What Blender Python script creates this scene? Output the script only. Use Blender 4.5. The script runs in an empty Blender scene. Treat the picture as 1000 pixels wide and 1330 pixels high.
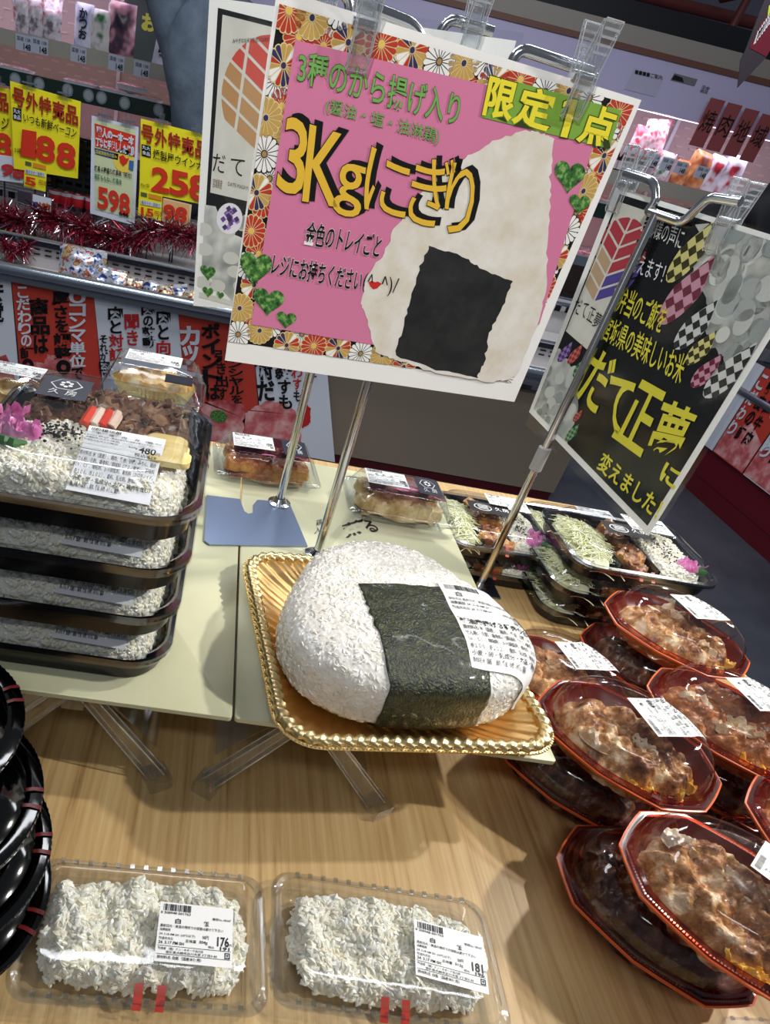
import bpy, bmesh, math, random
import numpy as np
from mathutils import Vector, Matrix, noise
from mathutils.bvhtree import BVHTree

SC = bpy.context.scene
COL = SC.collection
PI = math.pi
R_ = math.radians
rnd = random.Random(7)

# ------------------------------------------------------------------ camera
CX, CY, F, H = 321.723, 756.717, 875.738, 0.60       # principal point, focal length (pixels), height over the table
YAW, PIT, ROL = R_(-7.026), R_(34.949), R_(12.919)
_Rz = Matrix(((math.cos(YAW), math.sin(YAW), 0), (-math.sin(YAW), math.cos(YAW), 0), (0, 0, 1)))
_B = Matrix(((1, 0, 0), (0, 0, -1), (0, 1, 0)))
_Rx = Matrix(((1, 0, 0), (0, math.cos(PIT), -math.sin(PIT)), (0, math.sin(PIT), math.cos(PIT))))
_Ro = Matrix(((math.cos(ROL), -math.sin(ROL), 0), (math.sin(ROL), math.cos(ROL), 0), (0, 0, 1)))
RC = _Ro @ _Rx @ _B @ _Rz                               # world -> camera (x right, y down, z forward)
EYE = Vector((0, 0, H))
cam_d = bpy.data.cameras.new('camera')
cam = bpy.data.objects.new('camera', cam_d)
COL.objects.link(cam)
_M = Matrix((RC[0], -RC[1], -RC[2])).transposed().to_4x4()
_M.translation = EYE
cam.matrix_world = _M
cam_d.sensor_fit = 'VERTICAL'
cam_d.sensor_height = 24.0
cam_d.lens = F / 1330 * 24.0
cam_d.shift_x = (500 - CX) / 1330
cam_d.shift_y = (CY - 665) / 1330
cam_d.clip_start = 0.01
cam_d.clip_end = 60
SC.camera = cam

def ray(x, y):
    return RC.transposed() @ Vector((x - CX, y - CY, F))
def on_z(x, y, z=0.0):
    d = ray(x, y); return EYE + d * ((z - H) / d.z)
def on_y(x, y, Y):
    d = ray(x, y); return EYE + d * (Y / d.y)
def on_x(x, y, X):
    d = ray(x, y); return EYE + d * (X / d.x)

# ------------------------------------------------------------------ light and exposure
SC.view_settings.view_transform = 'Standard'
SC.view_settings.look = 'None'
SC.view_settings.gamma = 1.0
SC.view_settings.exposure = 0.0
SC.view_settings.use_curve_mapping = False
SC.cycles.transparent_max_bounces = 32
SC.cycles.max_bounces = 8
SC.cycles.sample_clamp_indirect = 6.0
world = bpy.data.worlds.new('World')
SC.world = world
world.use_nodes = True
world.node_tree.nodes['Background'].inputs[0].default_value = (0.80, 0.88, 1.0, 1)
world.node_tree.nodes['Background'].inputs[1].default_value = 0.125

def lamp(name, kind, loc, power, color=(1, 1, 1), target=None, **kw):
    d = bpy.data.lights.new(name, kind)
    d.energy = power; d.color = color
    for k, v in kw.items(): setattr(d, k, v)
    o = bpy.data.objects.new(name, d); COL.objects.link(o)
    o.location = loc
    if target is not None:
        o.rotation_euler = (Vector(target) - Vector(loc)).to_track_quat('-Z', 'Y').to_euler()
    return o
# two ceiling spotlights to the right of the display table, one a little further back
lamp('ceiling_spot', 'SPOT', (2.20, 0.44, 2.05), 185, (1, .97, .91), (.35, .6, 0), spot_size=R_(75), spot_blend=.5, shadow_soft_size=.045)
lamp('ceiling_spot', 'SPOT', (2.05, 1.33, 2.05), 160, (1, .97, .91), (.35, .6, 0), spot_size=R_(75), spot_blend=.5, shadow_soft_size=.045)
# track spotlight on the posters
lamp('track_spot', 'SPOT', (-.55, -.65, 2.0), 112, (1, .97, .93), (.32, .95, .52), spot_size=R_(33), spot_blend=.6, shadow_soft_size=.04)
# rows of fluorescent ceiling fittings over the aisles
for i, (x, y, w, h, p) in enumerate(((-.5, 1.5, 1.4, .16, 9), (1.2, 1.9, 1.4, .16, 9), (-.1, -.75, 1.4, .2, 8), (-.4, 2.5, 1.4, .2, 25), (1.5, 2.7, 1.4, .2, 24))):
    lamp('ceiling_tube', 'AREA', (x, y, 1.95), p, (.93, .96, 1.0), (x, y, 0), shape='RECTANGLE', size=w, size_y=h)

# ------------------------------------------------------------------ materials
def lin(c):
    out = []
    for v in c[:3]:
        v = v / 255.0
        out.append(v / 12.92 if v <= .04045 else ((v + .055) / 1.055) ** 2.4)
    return (*out, 1.0)
_mc = {}
def mat(name, color, rough=.5, metal=0.0, spec=.5, ramp=None, scale=20, detail=4, stretch=None, bump=0, bscale=60, bkind='noise', coat=0, emit=0, sss=0, dist=.002):
    """ramp: [(pos, rgb), ...] driven by noise of the given scale (object space)"""
    if name in _mc: return _mc[name]
    m = bpy.data.materials.new(name); m.use_nodes = True
    nt = m.node_tree; b = nt.nodes['Principled BSDF']
    b.inputs['Base Color'].default_value = lin(color)
    b.inputs['Roughness'].default_value = rough
    b.inputs['Metallic'].default_value = metal
    b.inputs['Specular IOR Level'].default_value = spec
    b.inputs['Coat Weight'].default_value = coat
    b.inputs['Coat Roughness'].default_value = .08
    if sss:
        b.inputs['Subsurface Weight'].default_value = sss
        b.inputs['Subsurface Radius'].default_value = (.004, .003, .002)
    if emit:
        b.inputs['Emission Color'].default_value = lin(color); b.inputs['Emission Strength'].default_value = emit
    co = None
    if ramp or bump:
        tc = nt.nodes.new('ShaderNodeTexCoord'); mp = nt.nodes.new('ShaderNodeMapping')
        nt.links.new(tc.outputs['Object'], mp.inputs[0])
        if stretch: mp.inputs['Scale'].default_value = stretch
        co = mp.outputs[0]
    if ramp:
        n = nt.nodes.new('ShaderNodeTexNoise'); n.inputs['Scale'].default_value = scale; n.inputs['Detail'].default_value = detail
        n.inputs['Roughness'].default_value = .62
        nt.links.new(co, n.inputs['Vector'])
        r = nt.nodes.new('ShaderNodeValToRGB'); el = r.color_ramp.elements
        while len(el) < len(ramp): el.new(.5)
        for e, (p, c) in zip(el, ramp): e.position = p; e.color = lin(c)
        nt.links.new(n.outputs[0], r.inputs[0]); nt.links.new(r.outputs[0], b.inputs['Base Color'])
    if bump:
        if bkind == 'voronoi':
            n2 = nt.nodes.new('ShaderNodeTexVoronoi'); n2.inputs['Scale'].default_value = bscale
        else:
            n2 = nt.nodes.new('ShaderNodeTexNoise'); n2.inputs['Scale'].default_value = bscale; n2.inputs['Detail'].default_value = 5
        nt.links.new(co, n2.inputs['Vector'])
        bp = nt.nodes.new('ShaderNodeBump'); bp.inputs['Strength'].default_value = bump; bp.inputs['Distance'].default_value = dist
        nt.links.new(n2.outputs[0], bp.inputs['Height']); nt.links.new(bp.outputs[0], b.inputs['Normal'])
    _mc[name] = m
    return m
def ink(r, g, b, rough=.45):
    return mat(f'ink {r} {g} {b} {rough}', (r, g, b), rough, spec=.35)
def clear(name, tint=(250, 252, 255), rough=.06, refl=.06, edge=.75, bump=0, bscale=30, haze=0):
    """thin clear plastic: lets light through, reflects more at grazing angles"""
    if name in _mc: return _mc[name]
    m = bpy.data.materials.new(name); m.use_nodes = True
    nt = m.node_tree; nt.nodes.remove(nt.nodes['Principled BSDF'])
    out = nt.nodes['Material Output']
    tr = nt.nodes.new('ShaderNodeBsdfTransparent'); tr.inputs[0].default_value = lin(tint)
    gl = nt.nodes.new('ShaderNodeBsdfGlossy'); gl.inputs['Roughness'].default_value = rough
    lw = nt.nodes.new('ShaderNodeLayerWeight'); lw.inputs['Blend'].default_value = .5
    pw = nt.nodes.new('ShaderNodeMath'); pw.operation = 'POWER'; pw.inputs[1].default_value = 3.2
    mr = nt.nodes.new('ShaderNodeMapRange'); mr.inputs['To Min'].default_value = refl; mr.inputs['To Max'].default_value = edge
    mx = nt.nodes.new('ShaderNodeMixShader')
    L = nt.links.new
    L(lw.outputs['Facing'], pw.inputs[0]); L(pw.outputs[0], mr.inputs[0]); L(mr.outputs[0], mx.inputs[0])
    L(tr.outputs[0], mx.inputs[1]); L(gl.outputs[0], mx.inputs[2]); L(mx.outputs[0], out.inputs[0])
    if haze:
        df = nt.nodes.new('ShaderNodeBsdfDiffuse'); df.inputs[0].default_value = (.9, .92, .94, 1)
        m2 = nt.nodes.new('ShaderNodeMixShader'); m2.inputs[0].default_value = haze
        L(tr.outputs[0], m2.inputs[1]); L(df.outputs[0], m2.inputs[2]); L(m2.outputs[0], mx.inputs[1])
    if bump:
        n2 = nt.nodes.new('ShaderNodeTexNoise'); n2.inputs['Scale'].default_value = bscale
        tc = nt.nodes.new('ShaderNodeTexCoord'); L(tc.outputs['Object'], n2.inputs['Vector'])
        bp = nt.nodes.new('ShaderNodeBump'); bp.inputs['Strength'].default_value = bump; bp.inputs['Distance'].default_value = .004
        L(n2.outputs[0], bp.inputs['Height'])
        for q in (gl, lw): L(bp.outputs[0], q.inputs['Normal'])
    _mc[name] = m
    return m

WOOD = mat('table wood laminate', (190, 150, 98), .45, ramp=[(.28, (150, 118, 74)), (.42, (186, 152, 101)), (.55, (197, 165, 114)), (.75, (210, 181, 131))], scale=6, detail=8, stretch=(22, .7, 1), bump=.12, bscale=12)
BOARD = mat('cream board', (212, 211, 176), .38, ramp=[(.3, (206, 205, 168)), (.7, (217, 216, 183))], scale=6)
CLEAR = clear('clear lid plastic', refl=.075, edge=.8, bump=.25, bscale=22)
CLEARF = clear('clear flange plastic', tint=(236, 240, 244), refl=.16, edge=.85, rough=.12)
ACRYL = clear('clear acrylic', tint=(246, 248, 250), refl=.12, edge=.9, rough=.05, haze=.02)
EDGEHL = clear('painted edge highlight', tint=(240, 244, 248), refl=.35, edge=.9, rough=.12, haze=.35)  # whitish haze puts bright edge highlights into the colour
CLIPM = clear('clear clip plastic', tint=(246, 248, 250), refl=.14, edge=.9, rough=.06, haze=.05, bump=.15, bscale=120)
SLEEVE = clear('clear poster sleeve', tint=(251, 252, 252), refl=.025, edge=.25, rough=.08)
BLACKP = mat('black tray plastic', (14, 14, 17), .18, spec=.6)
CHROME = mat('chrome', (205, 208, 212), .16, 1.0)
STEEL = mat('brushed steel', (150, 165, 195), .32, 1.0)
GOLD = mat('gold foil', (236, 212, 156), .33, 1.0, bump=.1, bscale=80)
GOLDD = mat('gold foil deep', (238, 196, 132), .36, 1.0)
RICE = mat('cooked rice', (249, 243, 224), .28, ramp=[(.35, (242, 234, 208)), (.6, (251, 247, 234))], scale=90, sss=.35)
RICEB = mat('cooked rice mass', (246, 240, 218), .4, sss=.35)
ONI = mat('onigiri rice', (238, 237, 232), .22, ramp=[(.35, (226, 222, 212)), (.65, (246, 245, 241))], scale=70, bump=.5, bscale=190, bkind='voronoi', coat=.5, sss=.1)
NORI = mat('nori seaweed', (34, 40, 28), .30, ramp=[(.34, (16, 20, 15)), (.5, (38, 46, 28)), (.66, (72, 78, 42))], scale=150, detail=9, bump=1.0, bscale=420, coat=.3)
KATSU = mat('egg topped cutlet', (140, 90, 50), .42, ramp=[(.30, (58, 32, 20)), (.41, (118, 74, 40)), (.48, (158, 110, 64)), (.54, (194, 148, 94)), (.60, (226, 206, 166)), (.72, (238, 226, 202))], scale=38, detail=9, bump=.8, bscale=110, coat=.25, dist=.004)
GOLDK = mat('golden cutlet', (170, 110, 60), .42, ramp=[(.30, (84, 46, 26)), (.45, (140, 84, 44)), (.6, (180, 118, 66)), (.74, (214, 166, 96))], scale=34, detail=9, bump=.8, bscale=110, coat=.25, dist=.004)
KATSU_SHADE = mat('cutlet with painted shade', (70, 42, 26), .40, ramp=[(.32, (30, 18, 13)), (.46, (64, 38, 24)), (.58, (100, 64, 38)), (.72, (150, 116, 80))], scale=30, detail=9, bump=.8, bscale=120, coat=.3, dist=.004)  # darkened cutlet copy: shade on the lower bowls put into the colour
CHICK = mat('grilled chicken', (150, 95, 45), .35, ramp=[(.30, (66, 34, 16)), (.45, (140, 82, 34)), (.6, (200, 142, 70)), (.75, (226, 190, 126))], scale=26, detail=8, bump=.8, bscale=80, coat=.4, dist=.004)
CHICKP = mat('pale grilled chicken', (190, 165, 110), .4, ramp=[(.30, (120, 98, 48)), (.45, (178, 148, 90)), (.6, (222, 202, 150)), (.78, (112, 116, 58))], scale=22, detail=7, bump=.8, bscale=80, coat=.3, dist=.004)
BEEF = mat('stewed beef', (116, 80, 54), .4, ramp=[(.32, (62, 38, 24)), (.5, (126, 88, 60)), (.7, (178, 140, 104))], scale=40, detail=7, coat=.25)
EGGY = mat('egg yolk', (232, 176, 56), .35, ramp=[(.4, (222, 160, 40)), (.65, (242, 208, 110))], scale=60, coat=.2)
OMEL = mat('rolled omelette', (232, 206, 130), .45, ramp=[(.35, (222, 190, 104)), (.65, (240, 220, 156))], scale=40)
PINKP = mat('pink pickles', (234, 136, 196), .3, ramp=[(.35, (222, 112, 178)), (.65, (246, 176, 218))], scale=50, coat=.3)
GREENL = mat('green leaf garnish', (60, 120, 50), .45)
CABB = mat('shredded cabbage', (226, 228, 168), .45, ramp=[(.35, (222, 222, 160)), (.65, (246, 245, 220))], scale=60)
SESAME = mat('black sesame', (24, 22, 22), .4)
ORANGE = mat('orange bowl plastic', (212, 98, 48), .28, spec=.6)
REDBR = mat('dark red bowl inside', (92, 28, 16), .22, spec=.6)
SAUCE = mat('dark sauce', (40, 20, 14), .2)
TAPER = clear('red seal tape', tint=(200, 96, 88), refl=.08, edge=.4, rough=.2)
WHITEP = ink(244, 244, 243)
BLACKI = ink(18, 18, 20)
NAVY = mat('navy sticker', (30, 34, 52), .4)

# ------------------------------------------------------------------ mesh tools
class MB:
    def __init__(s): s.v = []; s.f = []; s.m = []; s.mats = []; s.sm = []
    def mi(s, m):
        if m not in s.mats: s.mats.append(m)
        return s.mats.index(m)
    def add(s, vs, fs, m, smooth=True):
        o = len(s.v); s.v += [tuple(v) for v in vs]; k = s.mi(m)
        for f in fs: s.f.append(tuple(i + o for i in f)); s.m.append(k); s.sm.append(smooth)
        return s
    def box(s, c, d, m, rz=0, rot=None, smooth=False):
        M3 = rot if rot is not None else Matrix.Rotation(rz, 3, 'Z')
        vs = [Vector(c) + M3 @ Vector((sx * d[0] / 2, sy * d[1] / 2, sz * d[2] / 2)) for sz in (-1, 1) for sy in (-1, 1) for sx in (-1, 1)]
        return s.add(vs, [(0, 2, 3, 1), (4, 5, 7, 6), (0, 1, 5, 4), (2, 6, 7, 3), (0, 4, 6, 2), (1, 3, 7, 5)], m, smooth)
    def loft(s, rings, m, cb=False, ct=False, smooth=True, closed=True, i0=None, i1=None):
        n = len(rings[0]); vs = [p for r in rings for p in r]; fs = []
        rng = range(n if closed else n - 1) if i0 is None else [i % n for i in range(i0, i1)]
        for k in range(len(rings) - 1):
            for i in rng:
                j = (i + 1) % n
                fs.append((k * n + i, k * n + j, (k + 1) * n + j, (k + 1) * n + i))
        if cb: fs.append(tuple(reversed(range(n))))
        if ct: fs.append(tuple((len(rings) - 1) * n + i for i in range(n)))
        return s.add(vs, fs, m, smooth)
    def tube(s, pts, r, m, n=10, cap=True):
        pts = [Vector(p) for p in pts]; rings = []
        for i, p in enumerate(pts):
            t = (pts[min(i + 1, len(pts) - 1)] - pts[max(i - 1, 0)]).normalized()
            a = t.orthogonal().normalized() if i == 0 else (a - t * a.dot(t)).normalized()
            b = t.cross(a); rr_ = r[i] if isinstance(r, (list, tuple)) else r
            rings.append([p + (a * math.cos(2 * PI * k / n) + b * math.sin(2 * PI * k / n)) * rr_ for k in range(n)])
        return s.loft(rings, m, cap, cap)
    def lathe(s, prof, m, n=32, c=(0, 0, 0)):
        rings = [[(c[0] + r * math.cos(2 * PI * k / n), c[1] + r * math.sin(2 * PI * k / n), c[2] + z) for k in range(n)] for r, z in prof]
        return s.loft(rings, m)
    def prism(s, pts, z0, z1, m, smooth=False):
        return s.loft([[(x, y, z0) for x, y in pts], [(x, y, z1) for x, y in pts]], m, True, True, smooth)
    def extrude(s, quad, d, m):
        """a slab from a 3-D polygon pushed by vector d"""
        q = [Vector(p) for p in quad]; d = Vector(d)
        return s.loft([[p for p in q], [p + d for p in q]], m, True, True, False)
def add_props(o, label=None, cat=None, group=None, kind=None):
    if label: o['label'] = label
    if cat: o['category'] = cat
    if group: o['group'] = group
    if kind: o['kind'] = kind
    return o
def obj(name, mb, parent=None, label=None, cat=None, group=None, kind=None, world_xyz=False, loc=None, rz=0, sharp=42, fix=True):
    me = bpy.data.meshes.new(name)
    vs = mb.v
    if world_xyz and parent is not None:
        L = parent.location; vs = [(v[0] - L.x, v[1] - L.y, v[2] - L.z) for v in vs]
    me.from_pydata(vs, [], mb.f)
    for m in mb.mats: me.materials.append(m)
    me.polygons.foreach_set('material_index', mb.m)
    me.polygons.foreach_set('use_smooth', mb.sm)
    if fix and len(mb.f) < 60000:
        bm = bmesh.new(); bm.from_mesh(me); bmesh.ops.recalc_face_normals(bm, faces=bm.faces); bm.to_mesh(me); bm.free()
    if sharp: me.set_sharp_from_angle(angle=R_(sharp))
    me.update()
    o = bpy.data.objects.new(name, me); COL.objects.link(o)
    if parent is not None: o.parent = parent
    if loc is not None: o.location = loc
    o.rotation_euler = (0, 0, rz)
    return add_props(o, label, cat, group, kind)
def thing(name, label, cat, loc=(0, 0, 0), rz=0, group=None, rot=None):
    o = bpy.data.objects.new(name, None); COL.objects.link(o)
    o.empty_display_size = .05
    o.location = loc; o.rotation_euler = rot if rot is not None else (0, 0, rz)
    return add_props(o, label, cat, group)
def dup(root, loc, rz=0, label=None, group=None, rot=None, skip=()):
    c = root.copy(); COL.objects.link(c)
    c.location = loc; c.rotation_euler = rot if rot is not None else (0, 0, rz)
    if label: c['label'] = label
    if group: c['group'] = group
    for ch in list(root.children):
        if ch.name.split('.')[0] in skip: continue
        d = ch.copy(); COL.objects.link(d); d.parent = c
        for g in list(ch.children):
            e = g.copy(); COL.objects.link(e); e.parent = d
    return c
def rr(w, d, r, z, n=6, cx=0, cy=0):
    pts = []
    r = min(r, w / 2 - 1e-4, d / 2 - 1e-4)
    for (sx, sy, a0) in ((1, 1, 0), (-1, 1, 90), (-1, -1, 180), (1, -1, 270)):
        for k in range(n + 1):
            a = R_(a0 + 90 * k / n)
            pts.append((cx + sx * (w / 2 - r) + r * math.cos(a), cy + sy * (d / 2 - r) + r * math.sin(a), z))
    return pts
def ring(rx, ry, z, n=40, cx=0, cy=0, p=2.0):
    out = []
    for k in range(n):
        a = 2 * PI * k / n; c, s_ = math.cos(a), math.sin(a)
        out.append((cx + rx * math.copysign(abs(c) ** (2 / p), c), cy + ry * math.copysign(abs(s_) ** (2 / p), s_), z))
    return out
def bvh_of(mb):
    return BVHTree.FromPolygons([Vector(v) for v in mb.v], mb.f)

# ------------------------------------------------------------------ printing: flat shapes and lettering laid on a surface
_glyph = {}
def glyphs(s, bold=0.0):
    k = (s, bold)
    if k not in _glyph:
        cu = bpy.data.curves.new('lettering', 'FONT'); cu.body = s; cu.resolution_u = 3; cu.offset = bold
        ob = bpy.data.objects.new('lettering', cu)
        me = bpy.data.meshes.new_from_object(ob)
        vs = [(v.co.x, v.co.y) for v in me.vertices]; fs = [tuple(p.vertices) for p in me.polygons]
        bpy.data.objects.remove(ob); bpy.data.curves.remove(cu); bpy.data.meshes.remove(me)
        _glyph[k] = (vs, fs)
    return _glyph[k]
def clip_poly(poly, clip):
    """Sutherland-Hodgman against a convex counter-clockwise polygon"""
    out = list(poly)
    for i in range(len(clip)):
        a, b = clip[i], clip[(i + 1) % len(clip)]
        ins = lambda p: (b[0] - a[0]) * (p[1] - a[1]) - (b[1] - a[1]) * (p[0] - a[0]) >= 0
        src, out = out, []
        for j, p in enumerate(src):
            q = src[j - 1]
            if ins(p) != ins(q):
                d1 = (b[0] - a[0]) * (q[1] - a[1]) - (b[1] - a[1]) * (q[0] - a[0])
                d2 = (b[0] - a[0]) * (p[1] - a[1]) - (b[1] - a[1]) * (p[0] - a[0])
                t = d1 / (d1 - d2)
                out.append((q[0] + (p[0] - q[0]) * t, q[1] + (p[1] - q[1]) * t))
            if ins(p): out.append(p)
        if len(out) < 3: return []
    return out
class Plane:
    """an upright plane: point P0, heading yaw; u runs along it, v up, n towards the shopper"""
    def __init__(s, P0, yaw):
        s.P = Vector(P0); s.U = Vector((math.cos(yaw), math.sin(yaw), 0)); s.V = Vector((0, 0, 1)); s.N = Vector((math.sin(yaw), -math.cos(yaw), 0))
    def px(s, x, y):
        d = ray(x, y); t = (s.P - EYE).dot(s.N) / d.dot(s.N); q = EYE + d * t - s.P
        return (q.dot(s.U), q.dot(s.V))
    def w(s, u, v, n=0.0): return s.P + s.U * u + s.V * v + s.N * n
class Pr:
    """collects printed shapes; conv turns the caller's 2-D points into surface coordinates, mp(u, v, n) into space"""
    def __init__(s, mp, eps=.0002, conv=None): s.mp = mp; s.eps = eps; s.c = conv or (lambda x, y: (x, y)); s.mb = MB(); s.clip = None
    def poly(s, pts, m, layer=1, raw=False):
        q = [tuple(p) if raw else s.c(*p) for p in pts]
        if s.clip: q = clip_poly(q, s.clip)
        if len(q) < 3: return
        s.mb.add([s.mp(u, v, s.eps * layer) for u, v in q], [tuple(range(len(q)))], m, False)
    def rect(s, x0, y0, x1, y1, m, layer=1, raw=False): s.poly([(x0, y0), (x1, y0), (x1, y1), (x0, y1)], m, layer, raw)
    def disc(s, c, r, m, layer=1, ry=None, n=24, raw=True):
        u, v = c if raw else s.c(*c)
        s.poly([(u + r * math.cos(2 * PI * k / n), v + (ry or r) * math.sin(2 * PI * k / n)) for k in range(n)], m, layer, True)
    def text(s, t, TL, TR, BR, BL, m, layer=2, bold=0.0, outline=None, shadow=None, raw=False):
        """lettering stretched into the four-cornered box"""
        Q = [p if raw else s.c(*p) for p in (TL, TR, BR, BL)]
        bx = glyphs(t, 0.0)[0]
        if not bx: return
        x0, x1 = min(p[0] for p in bx), max(p[0] for p in bx); y0, y1 = min(p[1] for p in bx), max(p[1] for p in bx)
        def put(b, mt, lay, du=0, dv=0):
            vs, fs = glyphs(t, b); out = []
            for x, y in vs:
                a = (x - x0) / max(x1 - x0, 1e-6); c = 1 - (y - y0) / max(y1 - y0, 1e-6)
                u = (Q[0][0] * (1 - a) + Q[1][0] * a) * (1 - c) + (Q[3][0] * (1 - a) + Q[2][0] * a) * c + du
                v = (Q[0][1] * (1 - a) + Q[1][1] * a) * (1 - c) + (Q[3][1] * (1 - a) + Q[2][1] * a) * c + dv
                out.append(s.mp(u, v, s.eps * lay))
            s.mb.add(out, fs, mt, False)
        if shadow: put(bold + shadow[1], shadow[0], layer, shadow[2], shadow[3])
        if outline: put(bold + outline[1], outline[0], layer + 1)
        put(bold, m, layer + 2)
    def column(s, t, x0, y0, x1, y1, m, layer=2, bold=.03, marks=None, slant=0):
        """vertical writing, one character under another; x0..x1 at the top, slant shifts the foot"""
        n = len(t); 
        for i, ch in enumerate(t):
            a, b = y0 + (y1 - y0) * i / n, y0 + (y1 - y0) * (i + .9) / n
            o1, o2 = slant * i / n, slant * (i + .9) / n
            k = .25 * (x1 - x0) if ch in 'のをとはもすにでがさきそれっッをこ。' else 0
            mt = marks.get(i, m) if marks else m
            s.text(ch, (x0 + k / 2 + o1, a), (x1 - k / 2 + o1, a), (x1 - k / 2 + o2, b), (x0 + k / 2 + o2, b), mt, layer, bold)
    def build(s, name, parent, world_xyz=True, **kw):
        return obj(name, s.mb, parent, world_xyz=world_xyz, sharp=None, fix=False, **kw)
def heart(cx, cy, w, h, n=28):
    pts = []
    for k in range(n):
        t = 2 * PI * k / n
        x = 16 * math.sin(t) ** 3; y = 13 * math.cos(t) - 5 * math.cos(2 * t) - 2 * math.cos(3 * t) - math.cos(4 * t)
        pts.append((cx + x / 32 * w, cy - (y + 2.5) / 29 * h))
    return pts

# ------------------------------------------------------------------ food helpers
_gt = None
def grain_mesh(mb, items, L, r, m, seed=0):
    """items: (position, normal or None); one plump grain lying at each"""
    rg = random.Random(seed)
    tv = [(-L / 2, 0, 0)] + [(x * L, rr_ * r * math.cos(2 * PI * k / 5), rr_ * r * math.sin(2 * PI * k / 5)) for x, rr_ in ((-.3, .8), (0, 1), (.3, .8)) for k in range(5)] + [(L / 2, 0, 0)]
    tf = [(0, 1 + (k + 1) % 5, 1 + k) for k in range(5)]
    for b in (1, 6):
        tf += [(b + k, b + (k + 1) % 5, b + 5 + (k + 1) % 5, b + 5 + k) for k in range(5)]
    tf += [(11 + k, 11 + (k + 1) % 5, 16) for k in range(5)]
    for p, nrm in items:
        p = Vector(p)
        nrm = Vector(nrm) if nrm is not None else Vector((rg.uniform(-.6, .6), rg.uniform(-.6, .6), 1)).normalized()
        t = nrm.orthogonal().normalized(); t.rotate(Matrix.Rotation(rg.uniform(0, 2 * PI), 3, nrm))
        b = nrm.cross(t); s = rg.uniform(.8, 1.15)
        mb.add([p + t * (v[0] * s) + b * (v[1] * s) + nrm * (v[2] * s) for v in tv], tf, m)
def hf(mb, w, d, h, m, nx=36, ny=28, amp=.006, sc=60, seed=0, rnd_=4.0, cx=0, cy=0, z0=.006, flat=.85, cell=0, edge=0, fine=0):
    """a lumpy helping of food filling a rounded w x d patch"""
    vs, fs = [], []
    def z(u, v):
        e = (abs(u) ** rnd_ + abs(v) ** rnd_) ** (1 / rnd_)
        x, y = u * w / 2, v * d / 2
        e += edge * noise.noise(Vector((x * 70, y * 70, seed + 5)))
        k = max(0.0, 1 - max(0.0, (e - flat) / (1 - flat + 1e-6)) ** 2)
        q = noise.noise(Vector((x * sc + seed, y * sc, seed * 1.7))) + .5 * noise.noise(Vector((x * sc * 2.3, y * sc * 2.3 + seed, 3)))
        if cell: q += cell * (noise.voronoi(Vector((x * sc * .55 + seed, y * sc * .55, seed)))[0][0] - .4)
        zz = z0 + (h + amp * q) * k
        if fine: zz += fine * k * (noise.noise(Vector((x * 170, y * 170, seed))) + .7 * noise.noise(Vector((x * 380, y * 380, seed))))
        return zz
    for j in range(ny + 1):
        for i in range(nx + 1):
            u, v = 2 * i / nx - 1, 2 * j / ny - 1
            uu, vv = u * math.sqrt(max(0, 1 - v * v * .5 * (2 / rnd_))), v * math.sqrt(max(0, 1 - u * u * .5 * (2 / rnd_)))
            vs.append((cx + uu * w / 2, cy + vv * d / 2, z(uu, vv)))
    for j in range(ny):
        for i in range(nx):
            a = j * (nx + 1) + i; fs.append((a, a + 1, a + nx + 2, a + nx + 1))
    o = len(mb.v); mb.add(vs, fs, m)
    return vs, fs
def rice_fill(mb, w, d, h, n, seed=0, cx=0, cy=0, z0=.006, amp=.006, sc=60, L=.0062, r=.00155, edge=0):
    t = MB(); vs, fs = hf(t, w, d, h, RICEB, amp=amp, sc=sc, seed=seed, cx=cx, cy=cy, z0=z0, cell=.5, edge=edge, flat=.80)
    mb.add(vs, fs, RICEB)
    rg = random.Random(seed + 5); it = []; V = [Vector(v) for v in vs]
    ar = [((V[f[2]] - V[f[0]]).cross(V[f[3]] - V[f[1]])).length for f in fs]
    for f in rg.choices(fs, ar, k=n):
        u, v = rg.random(), rg.random()
        p = V[f[0]].lerp(V[f[1]], u).lerp(V[f[3]].lerp(V[f[2]], u), v)
        nn = (V[f[2]] - V[f[0]]).cross(V[f[3]] - V[f[1]]).normalized()
        if nn.z < 0: nn = -nn
        it.append((p + nn * rg.uniform(-.0008, .0016), (nn + Vector((rg.uniform(-.7, .7), rg.uniform(-.7, .7), rg.uniform(0, .4)))).normalized()))
    grain_mesh(mb, it, L, r, RICE, seed)
def shreds(mb, n, w, d, h, m, seed, cx=0, cy=0, z0=.01, r=.0007, L=.035):
    rg = random.Random(seed)
    for _ in range(n):
        x, y = cx + rg.gauss(0, .22) * w, cy + rg.gauss(0, .22) * d
        k = max(0, 1 - ((x - cx) / (w * .6)) ** 2 - ((y - cy) / (d * .6)) ** 2)
        p = Vector((x, y, z0 + h * k * rg.uniform(.75, 1.05))); a = rg.uniform(0, PI); c = rg.uniform(-1, 1); l = L * rg.uniform(.6, 1.2)
        pts = []
        for i in range(5):
            t = i / 4 - .5; ang = a + c * t
            pts.append(p + Vector((math.cos(ang) * l * t, math.sin(ang) * l * t, .004 * (1 - 4 * t * t) + rg.uniform(-.0006, .0006))))
        mb.tube(pts, r, m, 4, False)

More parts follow.
